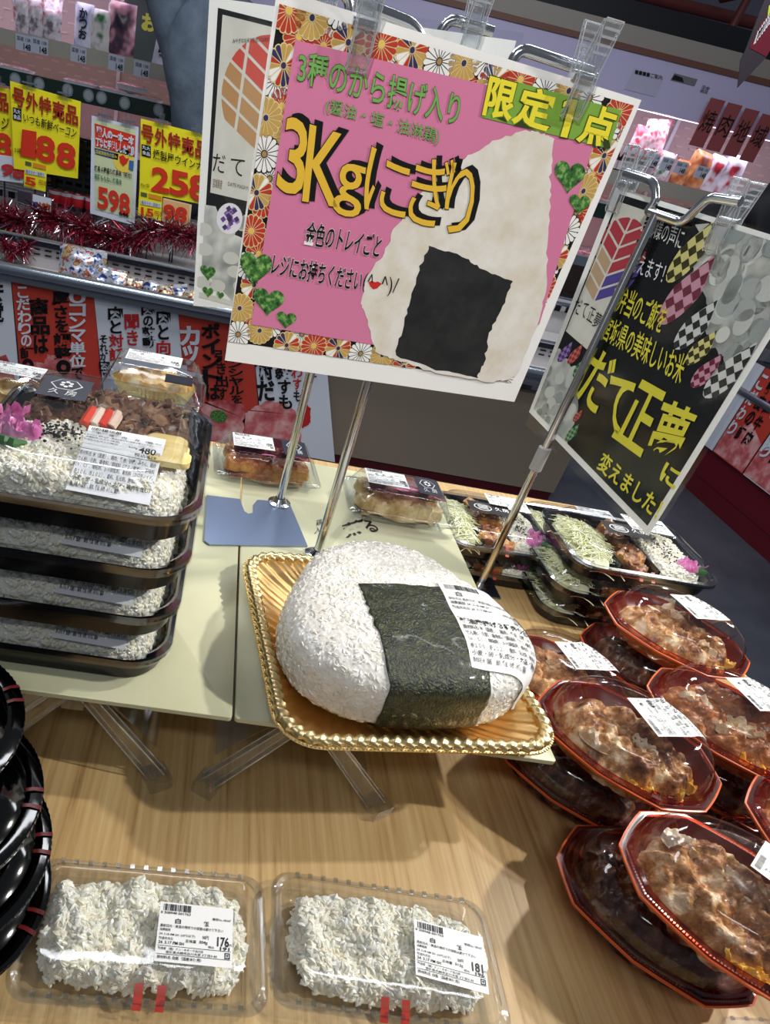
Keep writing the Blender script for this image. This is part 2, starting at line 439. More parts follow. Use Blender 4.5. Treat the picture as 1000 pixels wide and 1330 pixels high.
SMALL = ['保存方法 直射日光・高温の場所での保管は避けて下さい', '消費期限 24. 3.18 AM 2H', '製造年月日 24. 3.17 PM 0H', '原材料名 米（国産）、鶏肉、醤油、砂糖、みりん、鶏卵', 'でん粉、食酢、香辛料／調味料（アミノ酸等）、酸味料',
         '（Ｖ．Ｃ）、増粘剤、ｐＨ調整剤、着色料（カロチノイド、', '赤１０６、赤１０２）、香料、乳化剤、酸味料、（一部に', '小麦・卵・乳成分・大豆・鶏肉を含む）']
def label_art(mp, w, h, title, price, tax, weight='304', long=True, eps=.00016, nu=8, nv=6, big=None, seed=1):
    """a printed price label of size w x h metres; mp(u, v, n) places it"""
    p = Pr(mp, eps)
    vs = [mp(w * i / nu, h * j / nv, 0) for j in range(nv + 1) for i in range(nu + 1)]
    p.mb.add(vs, [(j * (nu + 1) + i, j * (nu + 1) + i + 1, (j + 1) * (nu + 1) + i + 1, (j + 1) * (nu + 1) + i) for j in range(nv) for i in range(nu)], WHITEP, True)
    T = lambda t, x0, y0, x1, y1, b=.012: p.text(t, (x0 * w, (1 - y0) * h), (x1 * w, (1 - y0) * h), (x1 * w, (1 - y1) * h), (x0 * w, (1 - y1) * h), BLACKI, 1, b)
    R = lambda x0, y0, x1, y1: p.rect(x0 * w, (1 - y1) * h, x1 * w, (1 - y0) * h, BLACKI, 2)
    rg = random.Random(seed); x = .05
    top = .15 if not long else .10
    while x < .42:
        b = rg.choice((.006, .01, .016)); R(x, .03, x + b, top); x += b + rg.choice((.006, .009, .013))
    if not long:
        T('0 208948 001763', .02, .165, .42, .205)
        T('管理No. 08167', .72, .20, .97, .245)
        n = len(title)
        for i, ch in enumerate(title):
            c = .26 + (.64 - .26) * (i / max(1, n - 1)); T(ch, c - .035, .275, c + .035, .36, .02)
        T('直射日光・高温の場所での保管は避けて下さい', .03, .385, .87, .435)
        T('消費期限', .03, .455, .17, .50)
        T('24. 3.18 AM 2H  (10℃以下)', .03, .53, .50, .58); T('58円', .60, .52, .68, .58)
        T('製造年月日', .03, .60, .21, .645); T('正味量', .38, .61, .52, .66); T(weight + 'g', .56, .61, .67, .67)
        T('24. 3.17 PM 0H', .03, .665, .36, .715); T('税込', .68, .68, .76, .72)
        T(price, .80, .52, .95, .67, .02); T('円', .96, .62, .99, .66); T(tax, .84, .68, .96, .735, .02)
        R(.02, .74, .98, .747)
        T('製造者 （株）ドン・キホーテ古川店', .03, .765, .62, .81); T('宮城県大崎市古川大宮 3丁目3-30', .14, .82, .80, .865)
        R(.02, .875, .98, .882)
        T('原材料名 白飯（国産米使用）', .03, .90, .60, .955)
        for a in ((.90, .77, .97, .785), (.90, .85, .97, .865), (.90, .77, .912, .865), (.958, .77, .97, .865), (.92, .80, .95, .815), (.93, .80, .94, .84)): R(*a)
    else:
        n = len(title)
        for i, ch in enumerate(title):
            c = .16 + (.66) * (i / max(1, n - 1)); T(ch, c - .03, .125, c + .03, .185, .015)
        T('管理No. 08167', .76, .14, .97, .175)
        T(SMALL[0], .03, .205, .88, .24); T(SMALL[1], .03, .255, .45, .295); T(SMALL[2], .03, .315, .45, .355)
        T(weight + 'g', .58, .32, .70, .36)
        T(price, .72, .30, .93, .39, .025); T('円', .94, .35, .985, .39); T('税込 ' + tax, .68, .40, .95, .445, .012)
        R(.02, .46, .98, .466)
        if big: T(big, .03, .475, .95, .545, .025)
        L = SMALL[3:] * 2
        y0 = .56 if big else .49
        k = 6; dy = (.965 - y0) / k
        for i in range(k): T(L[i], .03, y0 + i * dy, .97 if i < k - 1 else .6, y0 + i * dy + dy * .78, .012)
    return p
def flat_mp(c, rot, w, h, tilt=(0, 0), z=0):
    cr, sr = math.cos(rot), math.sin(rot)
    def mp(u, v, n):
        x, y = u - w / 2, v - h / 2
        return Vector((c[0] + x * cr - y * sr, c[1] + x * sr + y * cr, z + n + x * tilt[0] + y * tilt[1]))
    return mp
def drape_mp(bv, c, rot, w, h, off=.0005):
    cr, sr = math.cos(rot), math.sin(rot); cache = {}
    def mp(u, v, n):
        x, y = u - w / 2, v - h / 2
        P = Vector((c[0] + x * cr - y * sr, c[1] + x * sr + y * cr, 1.0))
        hit = bv.ray_cast(P, Vector((0, 0, -1)))
        if hit[0] is None: return Vector((P.x, P.y, .03))
        nn = hit[1] if hit[1].z > 0 else -hit[1]
        return hit[0] + nn * (off + n)
    return mp
def crest(parent, c, rot, w, h, z, seed=0):
    """navy square sticker with a white flower crest in a rounded frame and two brushed characters"""
    p = Pr(flat_mp(c, rot, w, h, z=z), .0003)
    p.rect(0, 0, w, h, NAVY, 0)
    hx = lambda r: [(w * .5 + r * w * math.cos(a) * 1.25, h * .64 + r * h * 1.02 * math.sin(a)) for a in [R_(k * 60) for k in range(6)]]
    p.poly(hx(.27), WHITEP, 1); p.poly(hx(.245), NAVY, 2)
    for k in range(6):
        a = R_(60 * k + 30); p.disc((w * (.5 + .10 * math.cos(a)), h * (.64 + .115 * math.sin(a))), w * .046, WHITEP, 3, ry=h * .046)
    p.disc((w * .5, h * .64), w * .03, NAVY, 4, ry=h * .03)
    p.text('久', (w * .22, h * .36), (w * .44, h * .36), (w * .44, h * .12), (w * .22, h * .12), WHITEP, 1, .0)
    p.text('房', (w * .56, h * .36), (w * .78, h * .36), (w * .78, h * .12), (w * .56, h * .12), WHITEP, 1, .0)
    return p.build('crest_sticker', parent, world_xyz=False, label='navy sticker with white crest')

# ------------------------------------------------------------------ containers
def tray_mb(w, d, h, r, m, base=.03, mi=None):
    t = MB()
    t.loft([rr(w - base, d - base, r, 0), rr(w - base * .6, d - base * .6, r, .003), rr(w - .014, d - .014, r, h * .82), rr(w, d, r, h - .002), rr(w, d, r, h), rr(w - .010, d - .010, r, h + .001), rr(w - .014, d - .014, r, h - .003)], m, cb=True)
    t.loft([rr(w - .014, d - .014, r, h - .003), rr(w - base * .8, d - base * .8, r, .006), rr(w - base, d - base, r, .004)], mi or m, ct=True)
    return t
def lid_mb(w, d, h, H, r, m, mf, slope=.026, n=6):
    """clear snap-on lid: skirt, flange, ridge, sloping wall and raised top"""
    t = MB()
    t.loft([rr(w + .002, d + .002, r, h - .005, n), rr(w + .002, d + .002, r, h + .004, n), rr(w - .008, d - .008, r, h + .006, n), rr(w - .014, d - .014, r, h + .003, n)], mf)
    t.loft([rr(w - .014, d - .014, r, h + .003, n), rr(w - .017, d - .017, r, h + .009, n), rr(w - .017 - slope, d - .017 - slope, r, H - .006, n), rr(w - .022 - slope, d - .022 - slope, r, H - .001, n), rr(w - .032 - slope, d - .032 - slope, r * .9, H, n), rr(w - .046 - slope, d - .046 - slope, r * .8, H - .0012, n)], m, ct=True)
    return t

# ------------------------------------------------------------------ the display table and its two raised boards
mb = MB(); mb.box((.05, .60, -.02), (1.76, 1.50, .04), WOOD)
tb = thing('display_table', 'light wood display table under the packed lunches and rice packs', 'table', (.05, .60, -.75))
top = MB(); top.box((0, 0, 0), (1.76, 1.50, .04), WOOD); obj('table_top', top, tb, loc=(0, 0, .73))
sk = MB()
DARKW = mat('dark plinth', (60, 52, 46), .6)
sk.box((0, 0, 0), (1.66, 1.40, .706), DARKW); obj('plinth', sk, tb, loc=(0, 0, .355), label='dark plinth')
def riser(name, x0, x1, label):
    t = thing(name, label, 'shelf', ((x0 + x1) / 2, .79, .1), 0, 'cream boards raised on clear stands')
    b = MB(); w, d = x1 - x0, .635
    b.loft([rr(w - .001, d - .001, .004, -.006), rr(w, d, .004, -.0055), rr(w, d, .004, -.0005), rr(w - .001, d - .001, .004, 0)], BOARD, True, True)
    obj('board', b, t); return t
rb1 = riser('riser_board', -.273, .0735, 'cream raised board under the tall stack of lunch boxes')
rb2 = riser('riser_board', .0765, .422, 'cream raised board under the giant rice ball')
# brushed characters painted on the right board
p = Pr(lambda u, v, n: Vector((u, v, .0002 + n)), .0002, conv=lambda x, y: tuple(on_z(x, y, .1)[:2]))
p.text('薫', (444, 682), (470, 674), (478, 690), (450, 699), BLACKI, 1, .02)
p.text('る', (470, 675), (484, 678), (493, 690), (478, 692), BLACKI, 1, .02)
p.text('鶏', (411, 676), (418, 674), (418, 682), (410, 684), BLACKI, 1, 0)
p.text('入', (409, 686), (417, 684), (416, 692), (408, 694), BLACKI, 1, 0)
p.mb.v = [(v[0] - rb2.location.x, v[1] - rb2.location.y, v[2]) for v in p.mb.v]
p.build('brush_writing', rb2, world_xyz=False)
def stand(x, label):
    """folding clear stand: two V frames of flat bars with block feet, a flat plate under the board"""
    t = thing('acrylic_stand', label, 'stand', (x, .60, 0), 0, 'clear folding stands under the boards')
    for y in (-.135, .20):
        f = MB()
        for s in (-1, 1):
            a, b = Vector((s * .010, y + .02, .0935)), Vector((s * .094, y, .006))
            dr = (b - a).normalized(); up = Vector((0, 1, 0)); sd = dr.cross(up).normalized()
            q = [a + sd * .007, a - sd * .007, b - sd * .010, b + sd * .010]
            f.extrude([v - up * .004 for v in q], up * .008, ACRYL)
            for o_ in (-.004, .004):
                for e0, e1 in ((0, 3), (1, 2)): f.tube([q[e0] + up * o_, q[e1] + up * o_], .0008, EDGEHL, 5, False)  # added tubes carry a painted highlight along each bar edge
        obj('leg_frame', f, t)
        for s in (-1, 1):
            k = MB(); k.box((s * .094, y - .004, .0075), (.024, .026, .015), ACRYL, rz=s * .5); obj('foot', k, t)
    h = MB(); h.box((0, -.12, .089), (.022, .02, .010), ACRYL); h.box((0, .21, .089), (.022, .02, .010), ACRYL); obj('hinge', h, t)
    for s in (-1, 1):
        k = MB(); k.extrude([(s * .012, -.10, .092), (s * .088, -.10, .012), (s * .088, .16, .012), (s * .012, .16, .092)], (0, 0, -.003), ACRYL); obj('side_panel', k, t)
    return t
stand(-.085, 'clear plastic stand holding up the board with the lunch box stack')
stand(.157, 'clear plastic stand holding up the board with the giant rice ball')

# ------------------------------------------------------------------ plain rice packs at the front
def rice_pack(name, label, loc, rz, title, price, tax, weight, lab, seed, tape_x):
    t = thing(name, label, 'packed rice', loc, rz, 'clear packs of plain white rice')
    w, d, h, HH = .208, .118, .014, .037
    b = MB(); b.loft([rr(w - .036, d - .030, .012, .0005), rr(w - .030, d - .024, .014, .003), rr(w - .014, d - .012, .016, h - .002), rr(w, d, .018, h), rr(w + .001, d + .001, .018, h + .002)], CLEAR, True)
    obj('base_tray', b, t)
    lb = MB()
    lb.loft([rr(w + .003, d + .003, .02, h + .001), rr(w - .004, d - .004, .019, h + .005), rr(w - .013, d - .011, .018, h + .003)], CLEARF); lb.loft([rr(w - .013, d - .011, .018, h + .003), rr(w - .017, d - .014, .018, h + .010), rr(w - .034, d - .028, .02, HH - .004), rr(w - .040, d - .034, .02, HH), rr(w - .052, d - .046, .016, HH - .001)], CLEAR, ct=True)
    for k in range(14):      # pressed ribs along the flange
        for s in (-1, 1): lb.box(((k - 6.5) * .0125, s * (d / 2 - .003), h + .006), (.004, .004, .002), CLEARF)
    obj('lid', lb, t)
    r = MB(); rice_fill(r, w - .034, d - .030, .020, 2700, seed, z0=.003, amp=.013, sc=48, L=.0082, r=.0019, edge=.14)
    obj('rice', r, t, kind='stuff')
    cx, cy, rot = lab
    a = label_art(flat_mp((cx, cy), rot, .063, .049, z=HH + .0006), .063, .049, title, price, tax, weight, long=False, nu=1, nv=1, seed=seed)
    a.build('price_label', t, world_xyz=False, label='white printed price label')
    tp = MB()
    for k in (-1, 1):
        x = tape_x + k * .009
        tp.add([(x - .0035, -d / 2 - .002, h + .0015), (x + .0035, -d / 2 - .002, h + .0015), (x + .0035, -d / 2 + .006, h + .008), (x - .0035, -d / 2 + .006, h + .008), (x + .0035, -d / 2 + .0135, HH - .011), (x - .0035, -d / 2 + .0135, HH - .011)], [(0, 1, 2, 3), (3, 2, 4, 5)], mat('red tape', (196, 66, 54), .3))
    obj('seal_tape', tp, t, label='red seal tape')
    return t
rice_pack('rice_pack', 'clear pack of white rice marked 176, beside the black bowls', (.018, .294, 0), R_(1.2), '白飯', '176', '191', '304', (.040, -.009, -.02), 3, .008)
rice_pack('rice_pack', 'clear pack of white rice marked 181, nearer the oval bowls', (.232, .301, 0), R_(-2.5), '白飯', '181', '196', '313', (.050, -.009, -.12), 11, .0)

# ------------------------------------------------------------------ stack of black round bowls at the left edge
def round_bowl(loc, label, seed, tilt=0):
    t = thing('round_bowl', label, 'bowl', loc, 0, 'black lidded bowls in the stack')
    R0 = .094
    b = MB(); b.lathe([(.001, 0), (.055, 0), (.062, .003), (.088, .022), (R0, .024), (R0 + .002, .027), (R0, .0285), (.088, .027), (.080, .018), (.058, .007), (.001, .006)], BLACKP, 64)
    obj('bowl', b, t)
    l = MB(); l.lathe([(R0 + .0015, .026), (R0 + .0015, .030), (R0 - .006, .0315), (R0 - .012, .030), (R0 - .017, .0335), (R0 - .030, .0385), (R0 - .042, .040), (R0 - .046, .0385), (.001, .0385)], clear('smoked lid', tint=(70, 72, 78), refl=.08, edge=.8, rough=.07), 64)
    for k in range(96):
        a = 2 * PI * k / 96; l.box(((R0 + .001) * math.cos(a), (R0 + .001) * math.sin(a), .0285), (.0018, .0024, .003), BLACKP, rz=a)
    obj('lid', l, t, label='smoky clear lid')
    tp = MB()
    for a0 in (-.02, .16):
        pts = []
        for a in (a0, a0 + .04):
            pts += [[(rr_ * math.cos(a), rr_ * math.sin(a), z + .0006) for rr_, z in ((R0 + .0022, .0265), (R0 + .0022, .0305), (R0 - .006, .0325), (R0 - .012, .0315))]]
        n = 4; tp.add(pts[0] + pts[1], [(i, i + 1, n + i + 1, n + i) for i in range(n - 1)], mat('dull red tape', (92, 24, 26), .3))
    obj('seal_tape', tp, t, label='red seal tape')
    return t
bw = round_bowl((-.163, .305, 0), 'black round bowl at the bottom of the stack by the left edge', 0)
bw.rotation_euler.z = -.3
for (x, y, z, rz, lb) in ((-.166, .318, .0405, .05, 'black round bowl second from the bottom of its stack'), (-.178, .336, .081, .0, 'black round bowl just under the top one of its stack'), (-.203, .372, .1215, .42, 'topmost black round bowl of the stack by the left edge')):
    dup(bw, (x, y, z), rz, lb)

# ------------------------------------------------------------------ beef lunch boxes stacked on the left board
def beef_box(loc, label):
    t = thing('lunch_box', label, 'lunch box', loc, 0, 'beef lunch boxes stacked on the left board')
    w, d, h, HH = .222, .262, .030, .060
    obj('tray', tray_mb(w, d, h, .042, BLACKP), t)
    obj('lid', lid_mb(w, d, h, HH, .046, CLEAR, CLEARF, slope=.030, n=8), t)
    r = MB(); rice_fill(r, w - .034, .140, .034, 4300, 21, cx=0, cy=-.046, z0=.006, amp=.005, L=.0068, r=.0021)
    obj('rice', r, t, kind='stuff')
    b = MB(); hf(b, w - .04, .12, .030, BEEF, 40, 28, .010, 70, 3, cx=0, cy=.056, z0=.010, cell=.6)
    rg = random.Random(4)
    for _ in range(150):
        p0 = Vector((rg.uniform(-.082, .082), rg.uniform(.010, .104), .040 + rg.uniform(-.004, .006))); a = rg.uniform(0, PI); L = rg.uniform(.012, .026)
        pts = [p0 + Vector((math.cos(a + q) * L * (q), math.sin(a + q) * L * q, .004 * math.sin(q * 6))) for q in (-.5, -.2, .15, .5)]
        b.tube(pts, rg.uniform(.0012, .0032), BEEF, 5)
    obj('beef', b, t, kind='stuff')
    g = MB()
    for k, (a, m_) in enumerate(((-.4, ink(232, 78, 50)), (0, ink(246, 226, 206)), (.4, ink(226, 66, 44)), (.8, ink(244, 214, 192)))):
        g.tube([(-.016 + k * .0085, .004 + k * .0015, .046), (-.012 + k * .0085, .018, .053), (-.014 + k * .0085, .036, .048)], .0056, m_, 7)
    obj('ginger_strips', g, t, label='red and white strips')
    q = MB()
    for k in range(6): hf(q, .034, .026, .016, PINKP, 14, 12, .010, 130, 70 + k, rnd_=2.1, cx=-.094 + .006 * k + rg.uniform(-.004, .004), cy=-.028 + rg.uniform(-.012, .010), z0=.034)
    for k in range(12):
        c = Vector((-.086 + rg.gauss(0, .010), -.030 + rg.gauss(0, .011), .047 + rg.uniform(-.004, .008))); a = rg.uniform(0, PI)
        n = 7; base = [c + Vector((math.cos(a) * (i - 3) * .004, math.sin(a) * (i - 3) * .004, .004 * math.sin(i * 1.9 + k))) for i in range(n)]
        up = Vector((rg.uniform(-.5, .5), rg.uniform(-.5, .5), 1)).normalized() * rg.uniform(.006, .011)
        q.loft([base, [v + up * .5 + Vector((0, .002 * math.sin(i * 2.2), 0)) for i, v in enumerate(base)], [v + up for v in base]], PINKP, closed=False)
    obj('pink_pickles', q, t)
    lf = MB()
    for k in range(3): lf.tube([(-.092 + .008 * k, -.052, .043), (-.084 + .009 * k, -.055 - .003 * k, .045), (-.074 + .008 * k, -.052, .043)], [.004, .005, .002], GREENL, 6)
    obj('green_leaf', lf, t)
    s_ = MB(); it = [(Vector((rg.gauss(-.036, .014), rg.gauss(-.022, .011), .0445 + rg.uniform(0, .003))), None) for _ in range(110)]
    grain_mesh(s_, it, .0042, .0011, SESAME, 3); obj('sesame', s_, t, kind='stuff')
    e = MB()
    for k in range(3): e.loft([rr(.040, .026, .008, .040 + .004 * k, cx=.068 + .003 * k, cy=-.006 - .022 * k), rr(.041, .027, .009, .048 + .003 * k, cx=.068 + .003 * k, cy=-.006 - .022 * k), rr(.034, .020, .007, .0505 + .002 * k, cx=.068 + .003 * k, cy=-.006 - .022 * k)], OMEL, ct=True)
    obj('omelette', e, t)
    a = label_art(flat_mp((.030, -.076), -.03, .073, .092, z=HH + .0007), .073, .092, '牛焼肉弁当', '480', '519', '420', nu=1, nv=1, seed=9)
    # the lid slopes at the front: the sticker folds down over its edge
    def fold(v):
        e0 = -.062
        if v[1] < e0:
            k = e0 - v[1]; return (v[0], e0 - k * .90, v[2] - k * .40)
        return v
    a.mb.v = [fold(v) for v in a.mb.v]
    a.build('price_label', t, world_xyz=False, label='white ingredients label')
    crest(t, (-.046, .052), .02, .050, .056, HH + .0008)
    tp = MB()
    for y in (-.008, .022):
        tp.add([(w / 2 + .002, y, h - .004), (w / 2 + .002, y + .009, h - .004), (w / 2 - .004, y + .009, h + .007), (w / 2 - .004, y, h + .007)], [(0, 1, 2, 3)], mat('dull red tape', (92, 24, 26), .3))
    obj('seal_tape', tp, t, label='red seal tape')
    return t
bx = beef_box((-.101, .634, .265), 'beef lunch box on top of its stack with pink pickles showing')
for x, y, z, lb in ((-.103, .632, .21, 'beef lunch box directly under the top one of its stack'), (-.106, .629, .155, 'beef lunch box second from the bottom of its stack'), (-.108, .627, .1, 'beef lunch box at the bottom of its stack on the cream board')):
    dup(bx, (x, y, z), 0, lb)

# ------------------------------------------------------------------ tall clear packs of gold-cupped croquettes behind the stack
def gold_pack(loc, label, rz=0):
    t = thing('croquette_pack', label, 'food pack', loc, rz, 'clear packs with gold cups behind the lunch boxes')
    w, d, h, HH = .155, .115, .020, .058
    b = MB(); b.loft([rr(w - .02, d - .02, .012, .0005), rr(w - .004, d - .004, .014, h - .002), rr(w, d, .014, h)], CLEAR, True); obj('base_tray', b, t)
    l = MB(); l.loft([rr(w + .002, d + .002, .015, h - .003), rr(w - .004, d - .004, .015, h + .003), rr(w - .012, d - .012, .014, h + .005), rr(w - .038, d - .034, .014, HH - .003), rr(w - .044, d - .040, .013, HH)], CLEAR, ct=True)
    for k in range(12):
        for s in (-1, 1): l.tube([(s * (w / 2 - .006), (k - 5.5) * .008, h + .006), (s * (w / 2 - .018), (k - 5.5) * .0075, HH - .006)], .001, CLEARF, 4, False)
    obj('lid', l, t)
    g = MB(); n = 120
    rip = lambda r0, z: [(r0 * .062 * math.cos(2 * PI * i / n) * (1 + .04 * math.cos(i * PI)) , r0 * .042 * math.sin(2 * PI * i / n) * (1 + .04 * math.cos(i * PI)), z) for i in range(n)]
    g.loft([rip(.8, .003), rip(1.0, .028)], GOLD, True); obj('gold_cup', g, t)
    f = MB(); hf(f, .105, .070, .022, mat('pale croquette', (232, 206, 150), .5, ramp=[(.4, (214, 168, 96)), (.65, (242, 226, 188))], scale=60, bump=.6), 24, 18, .006, 80, 6, rnd_=2.4, z0=.014); obj('croquette', f, t)
    a = label_art(flat_mp((-.005, .012), 0, .082, .046, z=HH + .0006), .082, .046, '惣菜', '298', '321', nu=1, nv=1, long=False, seed=4); a.build('price_label', t, world_xyz=False)
    return t
gp = gold_pack((-.083, 1.01, .204), 'clear croquette pack with gold cup on top of the pile behind the stack')
for k, z in enumerate((.1, .152)):
    dup(gp, (-.083, 1.01, z), 0, ('clear croquette pack lowest in the pile behind the lunch box stack', 'clear croquette pack in the middle of the pile behind the stack')[k])
g2 = dup(gp, (-.285, 1.0, .152), 0, 'clear croquette pack at the left edge, top of its pair')
dup(gp, (-.285, 1.0, .1), 0, 'clear croquette pack at the left edge, under another pack')
nv = MB(); nv.box((.038, -.044, .052), (.040, .003, .012), NAVY, rot=Matrix.Rotation(-.9, 3, 'X')); obj('navy_sticker', nv, gp, label='navy sticker')

# ------------------------------------------------------------------ grilled chicken packs on the boards
def chicken_pack(loc, rz, label, m, seed):
    t = thing('chicken_pack', label, 'food pack', loc, rz, 'clear packs of grilled chicken')
    w, d, h, HH = .176, .126, .017, .050
    b = MB(); b.loft([rr(w - .03, d - .03, .012, .0005), rr(w - .012, d - .012, .014, h - .002), rr(w, d, .014, h), rr(w, d, .014, h + .002)], CLEAR, True); obj('base_tray', b, t)
    l = MB(); l.loft([rr(w + .002, d + .002, .015, h), rr(w - .006, d - .006, .015, h + .004), rr(w - .018, d - .018, .014, h + .004), rr(w - .020, d - .020, .014, h + .008), rr(w - .040, d - .040, .014, HH - .003), rr(w - .046, d - .046, .013, HH)], CLEAR, ct=True); obj('lid', l, t)
    f = MB(); rg = random.Random(seed)
    hf(f, .138, .088, .018, m, 30, 24, .006, 60, seed, z0=.004, cell=.5)
    for i in range(7):
        for j in range(2):
            hf(f, .036, .044, .014, m, 12, 12, .005, 90, seed + i * 3 + j, rnd_=2.2, cx=-.054 + i * .018, cy=-.02 + j * .04, z0=.014 + rg.uniform(-.002, .006))
    obj('chicken_pieces', f, t, kind='stuff')
    sl = MB(); sl.add([(-.060, -.038, HH + .0004), (.064, -.038, HH + .0004), (.064, .036, HH + .0004), (-.060, .036, HH + .0004)], [(0, 1, 2, 3)], clear('plum tinted band', tint=(190, 150, 170), refl=.1, edge=.4)); obj('plum_band', sl, t)
    a = label_art(flat_mp((-.026, .010), 0, .068, .050, z=HH + .0009), .068, .050, '若鶏焼', '298', '321', '200', nu=1, nv=1, long=False, seed=seed); a.build('price_label', t, world_xyz=False)
    crest(t, (.043, .006), .02, .040, .056, HH + .0009)
    return t
chicken_pack((.112, 1.032, .1), R_(4), 'clear pack of browned chicken beside the left board seam', CHICK, 5)
chicken_pack((.331, .978, .1), R_(0), 'clear pack of paler chicken on the back right board corner', CHICKP, 8)

# ------------------------------------------------------------------ gold tray and the giant rice ball
def resample(pts, n):
    P = [Vector(p) for p in pts]; P.append(P[0]); L = [0]
    for a, b in zip(P, P[1:]): L.append(L[-1] + (b - a).length)
    out, k = [], 0
    for i in range(n):
        s = L[-1] * i / n
        while L[k + 1] < s: k += 1
        out.append(P[k].lerp(P[k + 1], (s - L[k]) / max(1e-9, L[k + 1] - L[k])))
    return out
gt = thing('gold_tray', 'embossed gold foil tray with a rope edge under the giant rice ball', 'tray', (.246, .604, .1005), R_(7.5))
TW, TD, N = .300, .318, 360
g = MB(); rings = []
for (ins, z, fl) in ((.064, 0, 0), (.046, .0012, .25), (.026, .010, 1), (.010, .020, 1), (.004, .0235, 0)):
    q = resample(rr(TW - 2 * ins, TD - 2 * ins, .038, z, 10), N)
    rings.append([(p.x * (1 + .006 * fl * math.cos(i * 2 * PI / 6)), p.y * (1 + .006 * fl * math.cos(i * 2 * PI / 6)), p.z + .0016 * fl * (1 + math.cos(i * 2 * PI / 6))) for i, p in enumerate(q)])
g.loft(rings, GOLDD, cb=True); obj('dish', g, gt)
rp = MB(); path = resample(rr(TW - .008, TD - .008, .040, .0245, 10), N); rg_ = []
for i, p in enumerate(path):
    t = (path[(i + 1) % N] - path[i - 1]).normalized(); o = Vector((t.y, -t.x, 0)); row = []
    for k in range(12):
        a = 2 * PI * k / 12
        r = .0052 + .0013 * math.cos(2 * a - i * 2 * PI / 4.0)
        row.append(p + o * (r * 1.25 * math.cos(a)) + Vector((0, 0, r * math.sin(a))))
    rg_.append(row)
rg_.append(rg_[0]); rp.loft(rg_, GOLD); obj('rope_edge', rp, gt)
lip = MB(); lip.loft([resample(rr(TW + .004, TD + .004, .043, .0225, 10), N), resample(rr(TW + .009, TD + .009, .045, .0215, 10), N), resample(rr(TW + .009, TD + .009, .045, .0205, 10), N)], GOLD)
for i in range(0, N, 2):
    p = resample(rr(TW + .008, TD + .008, .045, .022, 10), N)[i] if i == 0 else None
edge = resample(rr(TW + .008, TD + .008, .045, .0222, 10), 300)
for p in edge: lip.box(p, (.0022, .0022, .0016), GOLD)
obj('beaded_lip', lip, gt)

on = thing('giant_rice_ball', 'giant three kilo rice ball wrapped with a nori sheet on the gold tray', 'rice ball', (.250, .590, .106), R_(9))
body = MB(); NC, NR = 96, 36; HZ = .046; rings = []
def outline(a): return .1245 * (1 + .085 * math.cos(3 * (a - PI / 2)))
for j in range(NR + 1):
    t = -1 + 2 * j / NR; t = math.copysign(abs(t) ** .8, t)
    s = max(.02, (1 - abs(t) ** 3.8) ** (1 / 3.0)) if abs(t) < 1 else .02
    if t < 0: s = .10 * s + .90 * min(1, s ** .55 + .02)
    row = []
    for i in range(NC):
        a = 2 * PI * i / NC; r = outline(a) * s
        x, y = r * 1.10 * math.cos(a), r * 1.05 * math.sin(a)
        z = HZ + t * HZ * (1.0 + (.10 * (y / .12) if t > 0 else 0))
        k = noise.noise(Vector((x, y, z)) * 22) * .0022 + noise.noise(Vector((x, y, z)) * 55) * .0009
        row.append((x * (1 + k / .12), y * (1 + k / .12), z + (k if t > .3 else 0)))
    rings.append(row)
body.loft(rings, ONI, True, True)
bvo = bvh_of(body)
rg = random.Random(12); it = []
while len(it) < 7600:
    th, ph = rg.uniform(0, 2 * PI), math.asin(rg.uniform(-.85, 1))
    d = Vector((math.cos(th) * math.cos(ph), math.sin(th) * math.cos(ph), math.sin(ph)))
    P = Vector((rg.uniform(-.07, .07), rg.uniform(-.06, .06), HZ))
    hit = bvo.ray_cast(P, d)
    if hit[0] is None: continue
    n = hit[1] if hit[1].dot(d) > 0 else -hit[1]
    it.append((hit[0] - n * rg.uniform(.0004, .0012), n))
grain_mesh(body, it, .0074, .0019, ONI, 12)
obj('rice', body, on, kind='stuff')
# the nori sheet goes over the top and down the front
nm = MB(); NX, NY = 44, 60; vs = []
for j in range(NY + 1):
    for i in range(NX + 1):
        x = -.0545 + .109 * i / NX; f = j / NY
        ph = R_(25) - f * R_(138)
        d = Vector((0, math.sin(ph), math.cos(ph))); 
        wob = .0012 * noise.noise(Vector((x * 90, j * .3, 2))) * (3 if i in (0, NX) else 1)
        hit = bvo.ray_cast(Vector((x + wob, 0, HZ)), d)
        q, n = (hit[0], hit[1] if hit[1].dot(d) > 0 else -hit[1]) if hit[0] else (Vector((x, -.1, .01)), d)
        if j == 0: q = q + Vector((0, .002 * noise.noise(Vector((x * 80, 1, 1))), 0))
        vs.append(q + n * (.0021 + .0004 * noise.noise(q * 110)))
fs = [(j * (NX + 1) + i, j * (NX + 1) + i + 1, (j + 1) * (NX + 1) + i + 1, (j + 1) * (NX + 1) + i) for j in range(NY) for i in range(NX)]
nm.add(vs, fs, NORI); no = obj('nori_sheet', nm, on)
sd = no.modifiers.new('thickness', 'SOLIDIFY'); sd.thickness = .0009; sd.offset = -1
